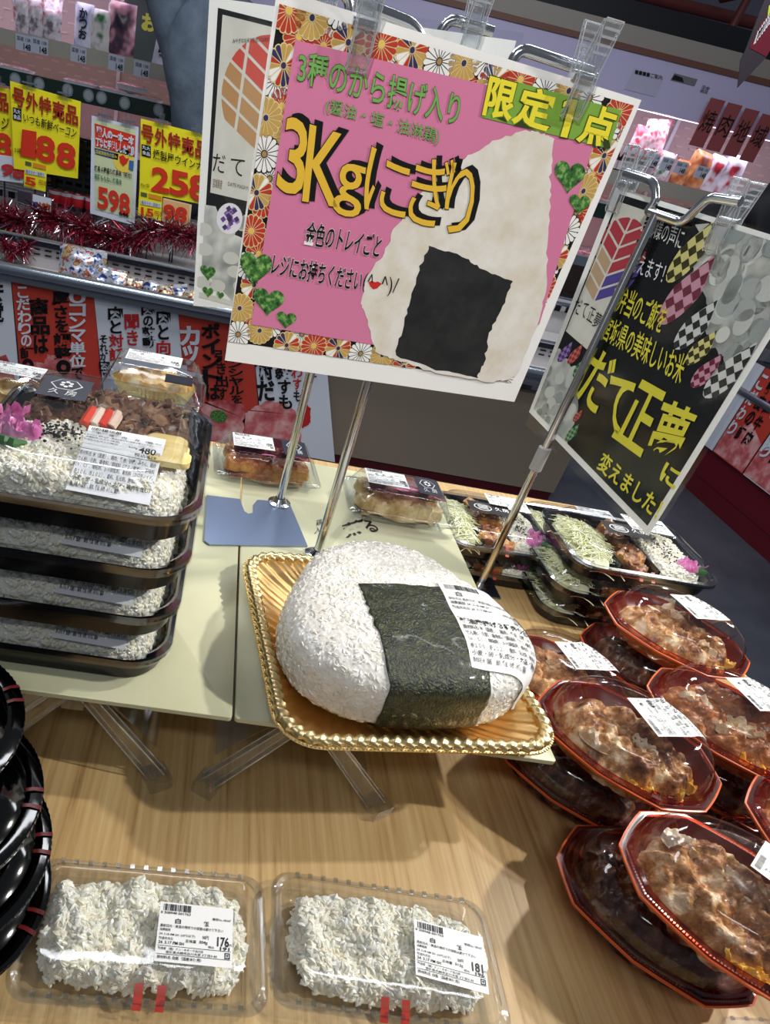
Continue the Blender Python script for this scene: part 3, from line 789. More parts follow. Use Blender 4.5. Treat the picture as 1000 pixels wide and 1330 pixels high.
# price label folded over the right shoulder
nn = Vector((.62, -.10, .78)).normalized(); uu = Vector((.78, 0, -.62)).normalized(); vv = nn.cross(uu).normalized()
lw_, lh_ = .094, .128; C0 = Vector((.096, -.036, HZ + .036))
def on_mp(u, v, n):
    P = C0 + uu * (u - lw_ / 2) + vv * (v - lh_ / 2) + nn * .1
    hit = bvo.ray_cast(P, -nn)
    if hit[0] is None: return P - nn * .13
    m_ = hit[1] if hit[1].dot(nn) > 0 else -hit[1]
    return hit[0] + m_ * (.0026 + n)
a = label_art(on_mp, lw_, lh_, '白飯', '1080', '1166', '3000', nu=20, nv=20, big='醤油唐揚げ３種盛り合わせ', seed=31, eps=.0003)
a.build('price_label', on, world_xyz=False, label='white ingredients label')

# ------------------------------------------------------------------ mixed lunch boxes on the table, right of the raised board
def mixed_box(name, loc, rz, label, group, w, d, seed):
    t = thing(name, label, 'lunch box', loc, rz, group)
    h, HH = .026, .049
    obj('tray', tray_mb(w, d, h, .036, BLACKP), t)
    obj('lid', lid_mb(w, d, h, HH, .039, CLEAR, CLEARF, slope=.020, n=8), t)
    dv = MB(); dv.box((-w * .16, 0, .016), (.004, d - .05, .022), BLACKP); dv.box((w * .10, 0, .016), (.004, d - .05, .022), BLACKP); obj('divider', dv, t)
    c = MB(); hf(c, w * .27, d - .045, .016, CABB, 16, 20, .004, 60, seed, cx=-w * .305)
    shreds(c, 420, w * .30, d - .05, .022, CABB, seed, cx=-w * .305, z0=.016); obj('cabbage', c, t, kind='stuff')
    r = MB(); rice_fill(r, w * .32, d - .045, .022, 1500, seed + 2, cx=w * .275, L=.0068, r=.0021); obj('rice', r, t, kind='stuff')
    f = MB(); rg = random.Random(seed)
    hf(f, w * .25, d - .045, .014, CHICK, 16, 22, .004, 70, seed, cx=-w * .03)
    for k in range(11): hf(f, .034, .034, .018, CHICK, 12, 12, .006, 90, seed + k, rnd_=2.2, cx=-w * .03 + rg.uniform(-.016, .016), cy=-d * .34 + k * (d * .068), z0=.012)
    obj('fried_chicken', f, t, kind='stuff')
    q = MB()
    for k in range(4): hf(q, .026, .022, .014, PINKP, 12, 10, .009, 150, 70 + k, rnd_=2.1, cx=w * .345 + rg.uniform(-.008, .008), cy=-d * .24 + rg.uniform(-.008, .008), z0=.022)
    for k in range(7):
        cc = Vector((w * .345 + rg.gauss(0, .008), -d * .24 + rg.gauss(0, .008), .034 + rg.uniform(-.003, .005))); a = rg.uniform(0, PI); n = 6
        base = [cc + Vector((math.cos(a) * (i - 2.5) * .004, math.sin(a) * (i - 2.5) * .004, .003 * math.sin(i * 1.9 + k))) for i in range(n)]
        up = Vector((rg.uniform(-.5, .5), rg.uniform(-.5, .5), 1)).normalized() * rg.uniform(.005, .009)
        q.loft([base, [v + up for v in base]], PINKP, closed=False)
    obj('pink_pickles', q, t)
    gl = MB()
    for k in range(3): gl.tube([(w * .37, -d * .30 - .002 * k, .033), (w * .395, -d * .28 - .006 * k, .036), (w * .41, -d * .25, .033)], [.004, .005, .002], GREENL, 6)
    obj('green_leaf', gl, t)
    s_ = MB(); grain_mesh(s_, [(Vector((w * .24 + rg.gauss(0, .012), rg.gauss(0, .024), .0325 + rg.uniform(0, .003))), None) for _ in range(70)], .0042, .0011, SESAME, 3); obj('sesame', s_, t, kind='stuff')
    a = label_art(flat_mp((w * .20, d * .24), -.04, .076, .050, z=HH + .0006), .076, .050, '唐揚げ弁当', '398', '429', '420', nu=1, nv=1, seed=seed); a.build('price_label', t, world_xyz=False, label='white ingredients label')
    p = Pr(flat_mp((-.005, .012), -.04, .078, .040, z=HH + .0006), .0003)
    p.rect(0, 0, .078, .040, ink(28, 24, 26), 0)
    p.disc((.026, .020), .0165, WHITEP, 1, ry=.012); p.disc((.026, .020), .0148, ink(28, 24, 26), 2, ry=.0105)
    for k in range(4): p.rect(.0165, .0135 + k * .0038, .0355, .0150 + k * .0038, WHITEP, 3)
    p.text('久', (.048, .027), (.060, .027), (.060, .014), (.048, .014), WHITEP, 1); p.text('房', (.062, .027), (.074, .027), (.074, .014), (.062, .014), WHITEP, 1)
    p.build('crest_sticker', t, world_xyz=False, label='dark sticker with round crest')
    tp = MB()
    for k in range(2): tp.add([(-.02 + k * .02, -d / 2 - .003, h - .006), (-.014 + k * .02, -d / 2 - .003, h - .006), (-.014 + k * .02, -d / 2 + .010, h + .006), (-.02 + k * .02, -d / 2 + .010, h + .006)], [(0, 1, 2, 3)], mat('red tape', (196, 66, 54), .3))
    obj('seal_tape', tp, t, label='red seal tape')
    return t
m1 = mixed_box('lunch_box', (.722, .955, .094), 0, 'cabbage lunch box on top of the three-high stack beneath the black poster', 'cabbage lunch boxes on the table', .248, .190, 41)
dup(m1, (.708, .950, .047), R_(1), 'cabbage lunch box in the middle of the three-high stack')
dup(m1, (.712, .953, 0), R_(-2), 'cabbage lunch box at the bottom of the three-high stack')
dup(m1, (.775, 1.165, 0), R_(3), 'cabbage lunch box lying behind the three-high stack')
m2 = mixed_box('lunch_box', (.529, 1.045, .047), R_(1), 'lunch box on top of the pair just right of the cream board', 'cabbage lunch boxes on the table', .200, .190, 52)
dup(m2, (.529, 1.043, 0), R_(-1), 'lunch box underneath another one just right of the cream board')

# ------------------------------------------------------------------ oval bowls of egg-topped cutlet on rice
OW, OD = .192, .156
def oct_ring(k, z, bulge=.5, n=6, kd=None):
    P = [(.5, -.19), (.5, .19), (.33, .44), (.0, .5), (-.33, .44), (-.5, .19), (-.5, -.19), (-.33, -.44), (0, -.5), (.33, -.44)]
    out = []
    for i, a in enumerate(P):
        b = P[(i + 1) % len(P)]
        for j in range(n):
            x, y = a[0] + (b[0] - a[0]) * j / n, a[1] + (b[1] - a[1]) * j / n
            q = math.atan2(y / .5, x / .5); ex, ey = .5 * math.cos(q), .5 * math.sin(q)
            out.append(((x + (ex - x) * bulge) * OW * k, (y + (ey - y) * bulge) * OD * (kd or k), z))
    return out
def oval_lid_rings():
    return [oct_ring(.945, .0325, .5), oct_ring(.945, .0370, .5), oct_ring(.925, .039, .6), oct_ring(.91, .0365, .7), oct_ring(.90, .041, .8), oct_ring(.86, .054, .9), oct_ring(.78, .064, 1), oct_ring(.70, .069, 1), oct_ring(.64, .0705, 1), oct_ring(.62, .0695, 1), oct_ring(.55, .0685, 1), oct_ring(.25, .0700, 1)]
LIDR = oval_lid_rings()
_lt = MB(); _lt.loft(LIDR, CLEAR, ct=True); BVL = bvh_of(_lt)
OVLID = clear('oval lid plastic', tint=(252, 246, 244), refl=.05, edge=.7, rough=.06, bump=.12, bscale=30)
REDEDGE = clear('red tinted flange', tint=(232, 140, 118), refl=.08, edge=.6, rough=.1)
def oval_bowl(loc, rot, label, seed, lab, m=KATSU, title='かつ丼', tape=None):
    t = thing('oval_bowl', label, 'food bowl', loc, 0, 'oval bowls of cutlet on rice', rot=rot)
    b = MB()
    b.loft([oct_ring(.60, .0, .1), oct_ring(.63, .003, .1), oct_ring(.93, .028, .25), oct_ring(1.0, .0305, .25), oct_ring(1.005, .033, .25), oct_ring(.985, .0335, .2)], ORANGE, True)
    b.loft([oct_ring(.985, .0335, .2), oct_ring(.94, .0330, .3), oct_ring(.90, .028, .4), oct_ring(.62, .005, .4)], REDBR, ct=True)
    obj('bowl', b, t)
    l = MB(); l.loft(LIDR[:4], REDEDGE); l.loft(LIDR[3:], OVLID, ct=True)
    per = resample([Vector(p) for p in oct_ring(.962, .0350, .4)], 190)
    for p in per: l.box(p, (.0016, .0016, .0012), CLEARF)
    obj('lid', l, t)
    f = MB(); hf(f, OW * .82, OD * .82, .030, m, 100, 80, .012, 46, seed, rnd_=2.1, z0=.012, flat=.55, cell=.8, edge=.10, fine=.0022); obj('cutlet', f, t)
    rg = random.Random(seed); e = MB()
    for k in range(4 if lab else 0):
        a = -1.2 + k * .42 + rg.uniform(-.2, .2)
        hf(e, rg.uniform(.022, .040), rg.uniform(.012, .02), .008, EGGY, 20, 14, .008, 160, seed + k, rnd_=2.1, cx=OW * .35 * math.cos(a), cy=OD * .35 * math.sin(a), z0=.020, edge=.3, fine=.001)
    if lab: obj('egg', e, t)
    wm = mat('egg white', (224, 212, 186), .3, ramp=[(.4, (206, 182, 140)), (.6, (232, 224, 204))], scale=60, coat=.4); e2 = MB()
    for k in range(4):
        hf(e2, rg.uniform(.026, .05), rg.uniform(.012, .026), .007, wm, 22, 16, .009, 120, seed + 9 * k, rnd_=2.1, cx=rg.uniform(-.06, .05), cy=rg.uniform(-.045, .03), z0=.039 - .002 * k, edge=.35, fine=.0005)
    if m is not KATSU_SHADE: obj('egg_white', e2, t)
    if lab:
        x, y, r = lab; lw, lh = .056, .072
        a = label_art(drape_mp(BVL, (x, y), r, lw, lh, .0007), lw, lh, title, '498', '537', '480', nu=10, nv=10, seed=seed, eps=.0003)
        a.build('price_label', t, world_xyz=False, label='white ingredients label')
    tp = MB(); n = len(LIDR[0])
    i0 = tape if tape is not None else 53
    sc = [[(v[0] * 1.006, v[1] * 1.006, v[2] + .0006) for v in r] for r in LIDR[:7]]
    for q in (i0, i0 + 2): tp.loft(sc[:5], TAPER, i0=q, i1=q + 1)
    obj('seal_tape', tp, t, label='red seal tape')
    return t
GOLDK = mat('golden cutlet', (170, 110, 60), .42, ramp=[(.30, (84, 46, 26)), (.45, (140, 84, 44)), (.6, (180, 118, 66)), (.74, (214, 166, 96))], scale=34, detail=9, bump=.8, bscale=110, coat=.25, dist=.004)
o5b = oval_bowl((.516, .361, 0), (0, 0, R_(-43)), 'orange-rimmed oval bowl on the table, lower one of the front pair', 3, None, KATSU_SHADE)
dup(o5b, (.502, .535, 0), rot=(0, 0, R_(-42)), label='orange-rimmed oval bowl under the one touching the gold tray corner')
dup(o5b, (.700, .562, 0), rot=(0, 0, R_(-45)), label='oval bowl under the right middle bowl, mostly hidden')
dup(o5b, (.708, .756, 0), rot=(0, 0, R_(-46)), label='dark oval bowl under the farthest oval bowl')
dup(o5b, (.712, .398, 0), rot=(0, 0, R_(-44)), label='oval bowl at the right picture edge, lower of its pair')
oval_bowl((.533, .330, .0712), (R_(1), 0, R_(-45)), 'oval cutlet bowl on top of the front pair, nearest the shopper', 17, (.030, .034, R_(85)), KATSU)
oval_bowl((.520, .515, .0712), (R_(1), R_(-1), R_(-46)), 'oval cutlet bowl with white egg patch, just right of the gold tray', 23, (.020, .030, R_(145)), KATSU)
oval_bowl((.684, .570, .0712), (0, 0, R_(-45)), 'oval cutlet bowl on the right behind the front pair', 29, (.010, .036, R_(145)), GOLDK)
oval_bowl((.707, .747, .0712), (0, 0, R_(-45)), 'farthest oval cutlet bowl, in front of the cabbage lunch boxes', 31, (.010, .036, R_(145)), KATSU)
oval_bowl((.545, .692, 0), (0, 0, R_(-45)), 'oval cutlet bowl flat on the table between rice ball and other bowls', 37, (.010, .028, R_(145)), KATSU)
oval_bowl((.709, .401, .0712), (0, 0, R_(-45)), 'oval cutlet bowl cut off by the right picture edge', 41, None, GOLDK)
# clear pack at the lower right corner
cp = thing('side_dish_pack', 'clear pack of brown side dish at the lower right corner', 'food pack', (.634, .216, 0), R_(2))
b = MB(); b.loft([rr(.17, .09, .012, .0005), rr(.196, .112, .016, .014), rr(.200, .116, .018, .016)], CLEAR, True); obj('base_tray', b, cp)
b = MB(); b.loft([rr(.202, .118, .018, .015), rr(.194, .110, .017, .019), rr(.184, .100, .016, .018), rr(.164, .082, .014, .036), rr(.156, .074, .012, .038)], CLEAR, ct=True)
for k in range(40):
    q = resample(rr(.196, .112, .017, .020), 40)[k]; b.box(q, (.003, .003, .0016), CLEARF)
obj('lid', b, cp)
b = MB(); hf(b, .165, .085, .022, mat('brown side dish', (150, 120, 80), .4, ramp=[(.35, (96, 70, 40)), (.55, (160, 128, 84)), (.75, (206, 184, 140))], scale=50, bump=.6, coat=.3), 30, 20, .006, 70, 2, z0=.004, cell=.5); obj('side_dish', b, cp)

# ------------------------------------------------------------------ poster stands
def clip_mb(t, P, U, N, s=1.0):
    """clear spring clip: two levers crossing at a pivot, closing below on the sheet"""
    P, U, N = Vector(P), Vector(U), Vector(N); Z = Vector((0, 0, 1)); m = MB()
    for q in (1, -1):
        prof = [(.0012, -.036), (.0045, -.030), (.0065, -.006), (.004, .008), (.016, .046), (.0205, .047), (.0115, .006), (.0115, -.012), (.0085, -.034), (.005, -.038)]
        w = .0105 * s
        ringL = [P + U * -w + N * (q * a * s) + Z * (b * s) for a, b in prof]; ringR = [P + U * w + N * (q * a * s) + Z * (b * s) for a, b in prof]
        m.loft([ringL, ringR], CLIPM, True, True, False)
        for rg1 in (ringL, ringR): m.tube(rg1 + [rg1[0]], .0007 * s, EDGEHL, 5, False)  # added outline tubes paint bright highlights on the lever edges
        m.tube([ringL[4], ringR[4]], .001 * s, EDGEHL, 5, False); m.tube([ringL[5], ringR[5]], .001 * s, EDGEHL, 5, False); m.tube([ringL[0], ringR[0]], .001 * s, EDGEHL, 5, False)
        for k in range(4):   # finger ribs on the handle
            c = P + N * (q * (.0135 + k * .0022) * s) + Z * ((.020 + k * .0065) * s)
            m.extrude([c - U * w * .8 - Z * .001, c + U * w * .8 - Z * .001, c + U * w * .8 + Z * .001, c - U * w * .8 + Z * .001], N * (q * .0016 * s), EDGEHL)
    c = obj('clip', m, t, world_xyz=True)
    k = MB(); k.tube([P - U * .013 * s, P + U * .013 * s], .0048 * s, CHROME, 12); k.tube([P + U * .0125 * s, P + U * .0150 * s], .0065 * s, CLIPM, 12)
    L = t.location; k.v = [(v[0] - L.x, v[1] - L.y, v[2] - L.z) for v in k.v]
    obj('pivot', k, c)
    return c
def bent(pts, r=.012, n=5):
    """rounds the corners of a polyline"""
    P = [Vector(p) for p in pts]; out = [P[0]]
    for a, b, c in zip(P, P[1:], P[2:]):
        d1, d2 = (a - b), (c - b); k = min(r, d1.length * .45, d2.length * .45)
        s, e = b + d1.normalized() * k, b + d2.normalized() * k
        for i in range(n + 1):
            t = i / n; out.append(s * (1 - t) ** 2 + b * 2 * t * (1 - t) + e * t * t)
    return out + [P[-1]]
def sign_stand(label, base, pl, arm, clips, zt, plate=None, collar=None, pr=.0062):
    t = thing('sign_stand', label, 'sign stand', base, 0, 'chrome sign stands with clear clips')
    p = MB(); p.tube([base, (base[0], base[1], zt)], pr, CHROME, 16); obj('pole', p, t, world_xyz=True)
    if plate:
        b = MB(); b.loft([[(x, y, base[2] + .0002) for x, y in plate], [(x, y, base[2] + .0028) for x, y in plate]], STEEL, True, True, False); obj('base_plate', b, t, world_xyz=True)
        c = MB(); c.lathe([(.018, .0028), (.018, .0045), (.012, .006), (.008, .012), (.0065, .012)], CHROME, 24, (base[0], base[1], base[2])); obj('socket', c, t, world_xyz=True)
    if collar:
        c = MB(); c.lathe([(pr, -.02), (.0095, -.018), (.0095, .018), (pr, .02)], mat('grey collar', (150, 150, 150), .4), 20, (base[0], base[1], collar)); obj('collar', c, t, world_xyz=True)
    a = MB(); a.tube(bent(arm), .0052, CHROME, 14); obj('arm', a, t, world_xyz=True)
    for P in clips: clip_mb(t, P, pl.U, pl.N, .88)
    return t
def at(pl, x, y, n=0): u, v = pl.px(x, y); return pl.w(u, v, n)

# pink poster
B1 = on_z(411, 723, .1); YAW1 = R_(10)
PA = Plane((B1.x, B1.y, 0), YAW1)                       # plane of the stand's arms
P1 = Plane(Vector((B1.x, B1.y, 0)) + PA.N * .018, YAW1)   # plane of the sheet
pl_ = lambda w, d, c=.01: [(B1.x + a, B1.y + b) for a, b in ((-w, -d), (w, -d), (w, d), (-w, d))]
s1 = sign_stand('chrome stand with clear clips holding the pink rice ball poster', (B1.x, B1.y, .1), PA,
    [at(PA, 462, 2), at(PA, 540, 33), at(PA, 556, 76), at(PA, 655, 108), at(PA, 672, 62), at(PA, 768, 94)],
    [at(P1, 473, 32), at(P1, 757, 100)], at(PA, 605, 92).z, plate=pl_(.016, .014))
q = [P1.px(*p) for p in ((292, 468), (668, 522), (833, 130), (360, -15))]
po = thing('poster', 'pink poster advertising a three kilo rice ball, flowered border', 'poster', P1.w(*q[0]))
pb = MB(); pb.extrude([P1.w(u, v, 0) for u, v in q], P1.N * -.0005, WHITEP); obj('paper', pb, po, world_xyz=True)
inner = [P1.px(*p) for p in ((296, 443), (664, 497), (823, 137), (363, 5))]
fl = Pr(P1.w, .00012, P1.px)
fl.poly(inner, BLACKI, 1, raw=True); fl.clip = inner
FR, FG, FW, FN, FC = ink(186, 58, 44), ink(196, 160, 88), ink(240, 240, 238), ink(52, 50, 92), ink(226, 204, 150)
def flower(c, r, kind, layer):
    u, v = fl.c(*c); npt = 16
    edge, cols, core = {'r': (FC, [FR], ink(232, 192, 84)), 'g': (ink(226, 206, 150), [FG], FN), 'w': (BLACKI, [FW], ink(170, 134, 84)), 'm': (FC, [FR, FR, FW, FG, FG, FN, FN, FR, FG, FW, FW, FR, FN, FN, FG, FG], FN)}[kind]
    sc = []
    for k in range(npt * 4):
        a = 2 * PI * k / (npt * 4); rr_ = r * (1 - .07 * abs(math.cos(a * npt / 2)) ** 6)
        sc.append((u + rr_ * math.cos(a), v + rr_ * math.sin(a)))
    fl.poly(sc, edge, layer, True)
    for k in range(npt):
        a = 2 * PI * (k + .5) / npt; h = PI / npt * .86; pt = []
        for rr_, da in ((.2, -h * .5), (.80, -h), (.91, -h * .75), (.955, 0), (.91, h * .75), (.80, h), (.2, h * .5)):
            pt.append((u + r * rr_ * math.cos(a + da), v + r * rr_ * math.sin(a + da)))
        fl.poly(pt, cols[k % len(cols)], layer + 1, True)
    fl.disc((u, v), r * .19, edge, layer + 2, n=14); fl.disc((u, v), r * .15, core, layer + 3, n=14)
BK = [(388, 48, 'r'), (420, 60, 'r'), (470, 74, 'w'), (515, 84, 'w'), (545, 92, 'r'), (605, 108, 'r'), (665, 124, 'w'), (720, 135, 'm'), (358, 105, 'w'), (366, 138, 'r'), (352, 180, 'g'), (350, 232, 'w'), (342, 262, 'r'), (336, 330, 'r'), (330, 370, 'm'), (322, 345, 'w'), (325, 410, 'r'), (352, 422, 'w'), (392, 434, 'w'), (395, 462, 'r'), (450, 470, 'w'), (436, 440, 'r'), (505, 482, 'r'), (560, 488, 'g'), (585, 486, 'w'), (608, 492, 'r'), (770, 205, 'w'), (770, 225, 'r'), (752, 275, 'r'), (740, 285, 'm'), (722, 320, 'r'), (712, 348, 'w'), (700, 395, 'w'), (690, 430, 'r'), (684, 455, 'w'), (676, 478, 'g'), (765, 130, 'g'), (690, 118, 'g'), (810, 160, 'r'), (797, 182, 'w'), (470, 30, 'w'), (437, 24, 'w')]
for x, y, k in BK: flower((x, y), .0145, k, 2)
FRONT = [(375, 14, 'r'), (405, 23, 'g'), (443, 10, 'w'), (452, 55, 'm'), (495, 58, 'r'), (535, 65, 'm'), (570, 80, 'w'), (602, 82, 'g'), (633, 78, 'w'), (640, 106, 'm'), (675, 104, 'r'), (707, 120, 'w'), (738, 118, 'g'), (765, 128, 'w'), (803, 146, 'r'), (368, 85, 'm'), (345, 153, 'g'), (343, 200, 'w'), (333, 250, 'm'), (326, 300, 'r'), (311, 400, 'g'), (309, 434, 'w'), (337, 429, 'g'), (372, 448, 'm'), (407, 449, 'r'), (439, 452, 'm'), (468, 459, 'w'), (496, 461, 'g'), (524, 476, 'm'), (632, 496, 'm'), (657, 492, 'w'), (784, 202, 'm'), (757, 248, 'g'), (735, 299, 'w'), (721, 334, 'm'), (706, 374, 'r'), (697, 412, 'm'), (786, 170, 'w')]
for x, y, k in FRONT: flower((x, y), .0160 if y < 300 else .0152, k, 6)
fl.build('flower_border', po)
PINK = ink(214, 126, 164)
pk = Pr(P1.w, .00012, P1.px)
pk.poly([(326, 421), (482, 447), (640, 460), (700, 420), (769, 191), (800, 150), (383, 52)], PINK, 11)
# photographed rice ball
def jag(pts, amp, n=7, seed=1):
    rg = random.Random(seed); out = []
    for a, b in zip(pts, pts[1:] + pts[:1]):
        for i in range(n): t = i / n; out.append((a[0] + (b[0] - a[0]) * t + rg.uniform(-amp, amp), a[1] + (b[1] - a[1]) * t + rg.uniform(-amp, amp)))
    return out
OR = mat('printed rice', (226, 220, 208), .45, ramp=[(.3, (216, 206, 186)), (.5, (226, 222, 212)), (.7, (236, 234, 230))], scale=34, detail=8)
pk.poly(jag([(678, 169), (700, 172), (719, 180), (713, 230), (714, 260), (710, 320), (708, 378), (695, 426), (670, 488), (640, 497), (566, 484), (513, 466), (488, 457), (474, 410), (469, 394), (473, 360), (495, 334), (513, 294), (560, 235), (608, 202), (640, 184)], 1.6), OR, 13)
NP = mat('printed nori', (40, 42, 44), .4, ramp=[(.35, (30, 32, 34)), (.7, (48, 50, 50))], scale=40)
pk.poly(jag([(557, 320), (600, 332), (625, 350), (665, 365), (652, 398), (635, 432), (628, 470), (619, 491), (566, 479), (513, 461), (522, 425), (531, 391), (543, 350)], 1.5, seed=4), NP, 14)
LEAF = mat('printed parsley', (58, 112, 50), .45, ramp=[(.32, (16, 44, 20)), (.5, (60, 116, 50)), (.64, (140, 186, 104))], scale=170, detail=4)
for cx, cy, w, h, sk in ((331, 350, 42, 44, 0), (348, 393, 40, 36, 0), (371, 416, 26, 22, 0), (738, 231, 40, 42, 0), (751, 266, 27, 26, 0)):
    pts = heart(cx, cy, w, h); pts = [(x + (y - cy) * -.12, y + (x - cx) * .16) for x, y in pts]
    pk.poly(pts, LEAF, 15)
pk.poly([(635, 97), (806, 143), (790, 193), (624, 152)], ink(126, 170, 66), 15)
pk.poly([(478, 366), (482, 364), (486, 366), (490, 365), (495, 368), (489, 374), (484, 375), (480, 371)], ink(206, 44, 40), 16)
pk.build('printed_picture', po)
tx = Pr(P1.w, .00012, P1.px)
GRN, DK = ink(120, 176, 92), ink(34, 34, 36)
tx.text('3種のから揚げ入り', (389, 64), (599, 122), (592, 163), (385, 107), GRN, 16, .012, outline=(ink(48, 84, 44), .018))
tx.text('(醤油・塩・油淋鶏)', (424, 127), (572, 168), (567, 190), (421, 148), GRN, 16, .0, outline=(ink(48, 84, 44), .012))
YEL = ink(232, 188, 62)
for ch, b in (('3', ((372, 150), (401, 160), (392, 258), (358, 244))), ('K', ((402, 162), (447, 176), (437, 268), (392, 260))), ('g', ((440, 208), (474, 218), (466, 284), (430, 276))), ('に', ((478, 188), (535, 212), (524, 288), (470, 270))), ('ぎ', ((542, 196), (592, 208), (580, 300), (524, 286))), ('り', ((584, 210), (620, 214), (608, 312), (572, 298)))):
    bo = .006 if ch in '3Kg' else .0
    tx.text(ch, *b, YEL, 17, bo, outline=(BLACKI, .010), shadow=(BLACKI, .016, .0048, .0030))
tx.text('金色のトレイごと', (400, 287), (497, 305), (490, 334), (394, 316), BLACKI, 17, .018, outline=(WHITEP, .017))
tx.text('レジにお持ちください', (356, 328), (472, 351), (466, 378), (351, 356), BLACKI, 17, .018, outline=(WHITEP, .017))
tx.text('(^', (474, 353), (486, 356), (480, 380), (468, 378), DK, 17, .0); tx.text('^)/', (495, 357), (518, 361), (512, 386), (494, 382), DK, 17, .0)
for ch, b in (('限', ((636, 100), (672, 110), (660, 156), (626, 148))), ('定', ((680, 112), (722, 122), (708, 170), (664, 158))), ('点', ((765, 134), (802, 146), (788, 192), (748, 182)))):
    tx.text(ch, *b, ink(240, 226, 60), 17, .03, outline=(ink(52, 66, 26), .022))
for m_, g_, l_ in ((ink(52, 66, 26), 1.3, 18), (ink(240, 226, 60), 0, 19)):
    tx.poly([(740 - g_, 128 - g_), (749 + g_, 130 - g_), (735 + g_, 179 + g_), (726 - g_, 177 + g_)], m_, l_); tx.poly([(740 + g_, 128 - g_), (738, 136 + g_), (729 - g_, 139 + g_), (731 - g_, 132 - g_)], m_, l_)
tx.build('lettering', po)

# poster in a sleeve behind the pink one
B0 = on_z(362, 655, .1); YAW0 = R_(5)
PB_ = Plane((B0.x, B0.y, 0), YAW0); P0 = Plane(Vector((B0.x, B0.y, 0)) + PB_.N * .016, YAW0)
plate = [tuple(on_z(x, y, .1)[:2]) for x, y in ((268, 645), (311, 650), (317, 666), (322, 669), (328, 668), (328, 658), (334, 651), (375, 654), (399, 711), (272, 709), (265, 704))]
ua, ub = P0.px(615, 32), None
um = P0.px(438, 200)[0]
top = P0.px(615, 32)[1]
uc = PB_.px(362, 655)[0]; du = ua[0] - uc
arm = [PB_.w(uc - du - .02, top, 0), PB_.w(uc - .055, top, 0), PB_.w(uc - .045, top - .035, 0), PB_.w(uc + .045, top - .035, 0), PB_.w(uc + .055, top + .002, 0), PB_.w(uc + du + .028, top, 0)]
sign_stand('chrome stand on a notched steel plate, behind the pink poster', (B0.x, B0.y, .1), PB_, arm, [P0.w(uc - du, top, 0), P0.w(uc + du, top, 0)], top - .035, plate=plate)
q0, q3_ = Vector(P0.px(251, 397)), Vector(P0.px(272, -4))
d_ = q3_ - q0; e_ = Vector((d_.y, -d_.x)).normalized() * .33
Q2 = [tuple(q0), tuple(q0 + e_), tuple(q0 + e_ + d_), tuple(q3_)]
p2 = thing('poster', 'white rice poster in a clear sleeve, half hidden behind the pink poster', 'poster', P0.w(*Q2[0]))
b = MB(); b.extrude([P0.w(u, v, 0) for u, v in Q2], P0.N * -.0005, WHITEP); obj('paper', b, p2, world_xyz=True)
g_ = e_.normalized() * .006; h_ = d_.normalized() * .007
b = MB(); b.extrude([P0.w(*(Vector(q) + o), .0014) for q, o in zip(Q2, (-g_ - h_, g_ - h_, g_ + h_, h_ - g_))], P0.N * .0004, SLEEVE); obj('sleeve', b, p2, world_xyz=True)
def fan(pr, c, rx, ry, layer, cols, skew=0):
    """a disc of crossing bands in white lines"""
    u, v = pr.c(*c)
    wd = [(-.9, -.15, -.2, .62), (-.2, -.15, .25, .95), (.3, -.15, .95, .75), (-.95, -.85, -.35, -.22), (-.3, -.95, .2, -.22), (.26, -.8, .95, -.22)]
    full = [(math.cos(2 * PI * k / 40), math.sin(2 * PI * k / 40)) for k in range(40)]
    for k in range(6):
        for h in range(2):
            s = -1 if h else 1; y0 = -.95 + k * .33
            quad = [(0.03 * s, y0), (s * 1.1, y0 + .55), (s * 1.1, y0 + .82), (0.03 * s, y0 + .27)] if s > 0 else [(.03 * s, y0), (.03 * s, y0 + .27), (s * 1.1, y0 + .82), (s * 1.1, y0 + .55)]
            for half in ((0.0, .48), (.54, 1.0)):
                sub = []
                for t_, e in ((half[0], 0), (half[1], 0), (half[1], 1), (half[0], 1)):
                    sub.append((s * (.03 + 1.07 * t_), y0 + .55 * t_ + .27 * e))
                if s < 0: sub = sub[::-1]
                z = clip_poly(sub, full)
                if len(z) >= 3: pr.poly([(u + x * rx + y * ry * skew, v + y * ry) for x, y in z], cols[(0 if k >= 3 else 1) if s < 0 else (0 if k >= 2 else 2)], layer, True)
STONE = mat('printed grains', (190, 192, 188), .45, ramp=[(.3, (120, 124, 124)), (.5, (180, 182, 178)), (.7, (226, 226, 222))], scale=30, detail=2)
CARD = mat('printed pack', (214, 212, 204), .5, ramp=[(.3, (204, 201, 192)), (.7, (222, 220, 213))], scale=25)
pr = Pr(P0.w, .0001, P0.px); pr.clip = [tuple(Vector(q) + o) for q, o in zip(Q2, (g_ * .6 + h_ * .6, -g_ + h_ * .6, -g_ - h_ * .6, g_ * .6 - h_ * .6))]
L0 = lambda f, y: 0
pr.poly([(283, 10), (420, 45), (400, 290), (268, 256)], BLACKI, 1)
pr.poly([(289, 19), (420, 52), (400, 280), (273, 250)], CARD, 2)
pr.poly([(268, 256), (400, 290), (398, 420), (262, 350)], BLACKI, 1)
pr.poly([(266, 266), (280, 268), (292, 300), (330, 315), (330, 420), (262, 350)], STONE, 2)
fan(pr, (346, 126), .049, .053, 3, (ink(204, 74, 62), ink(186, 140, 92), ink(110, 90, 150)))
pr.text('だ', (277, 198), (293, 202), (292, 226), (276, 222), BLACKI, 3, .0); pr.text('て', (300, 204), (318, 208), (316, 230), (299, 226), BLACKI, 3, .0)
pr.text('宮城県産', (277, 231), (289, 234), (288, 246), (276, 243), ink(110, 90, 70), 4, 0); 
pr.text('DATE MASAYUME', (296, 236), (330, 244), (330, 249), (296, 241), ink(90, 80, 70), 4, 0)
pr.text('みやぎのお米で元気になあれ', (302, 50), (350, 48), (350, 54), (302, 57), BLACKI, 4, 0)
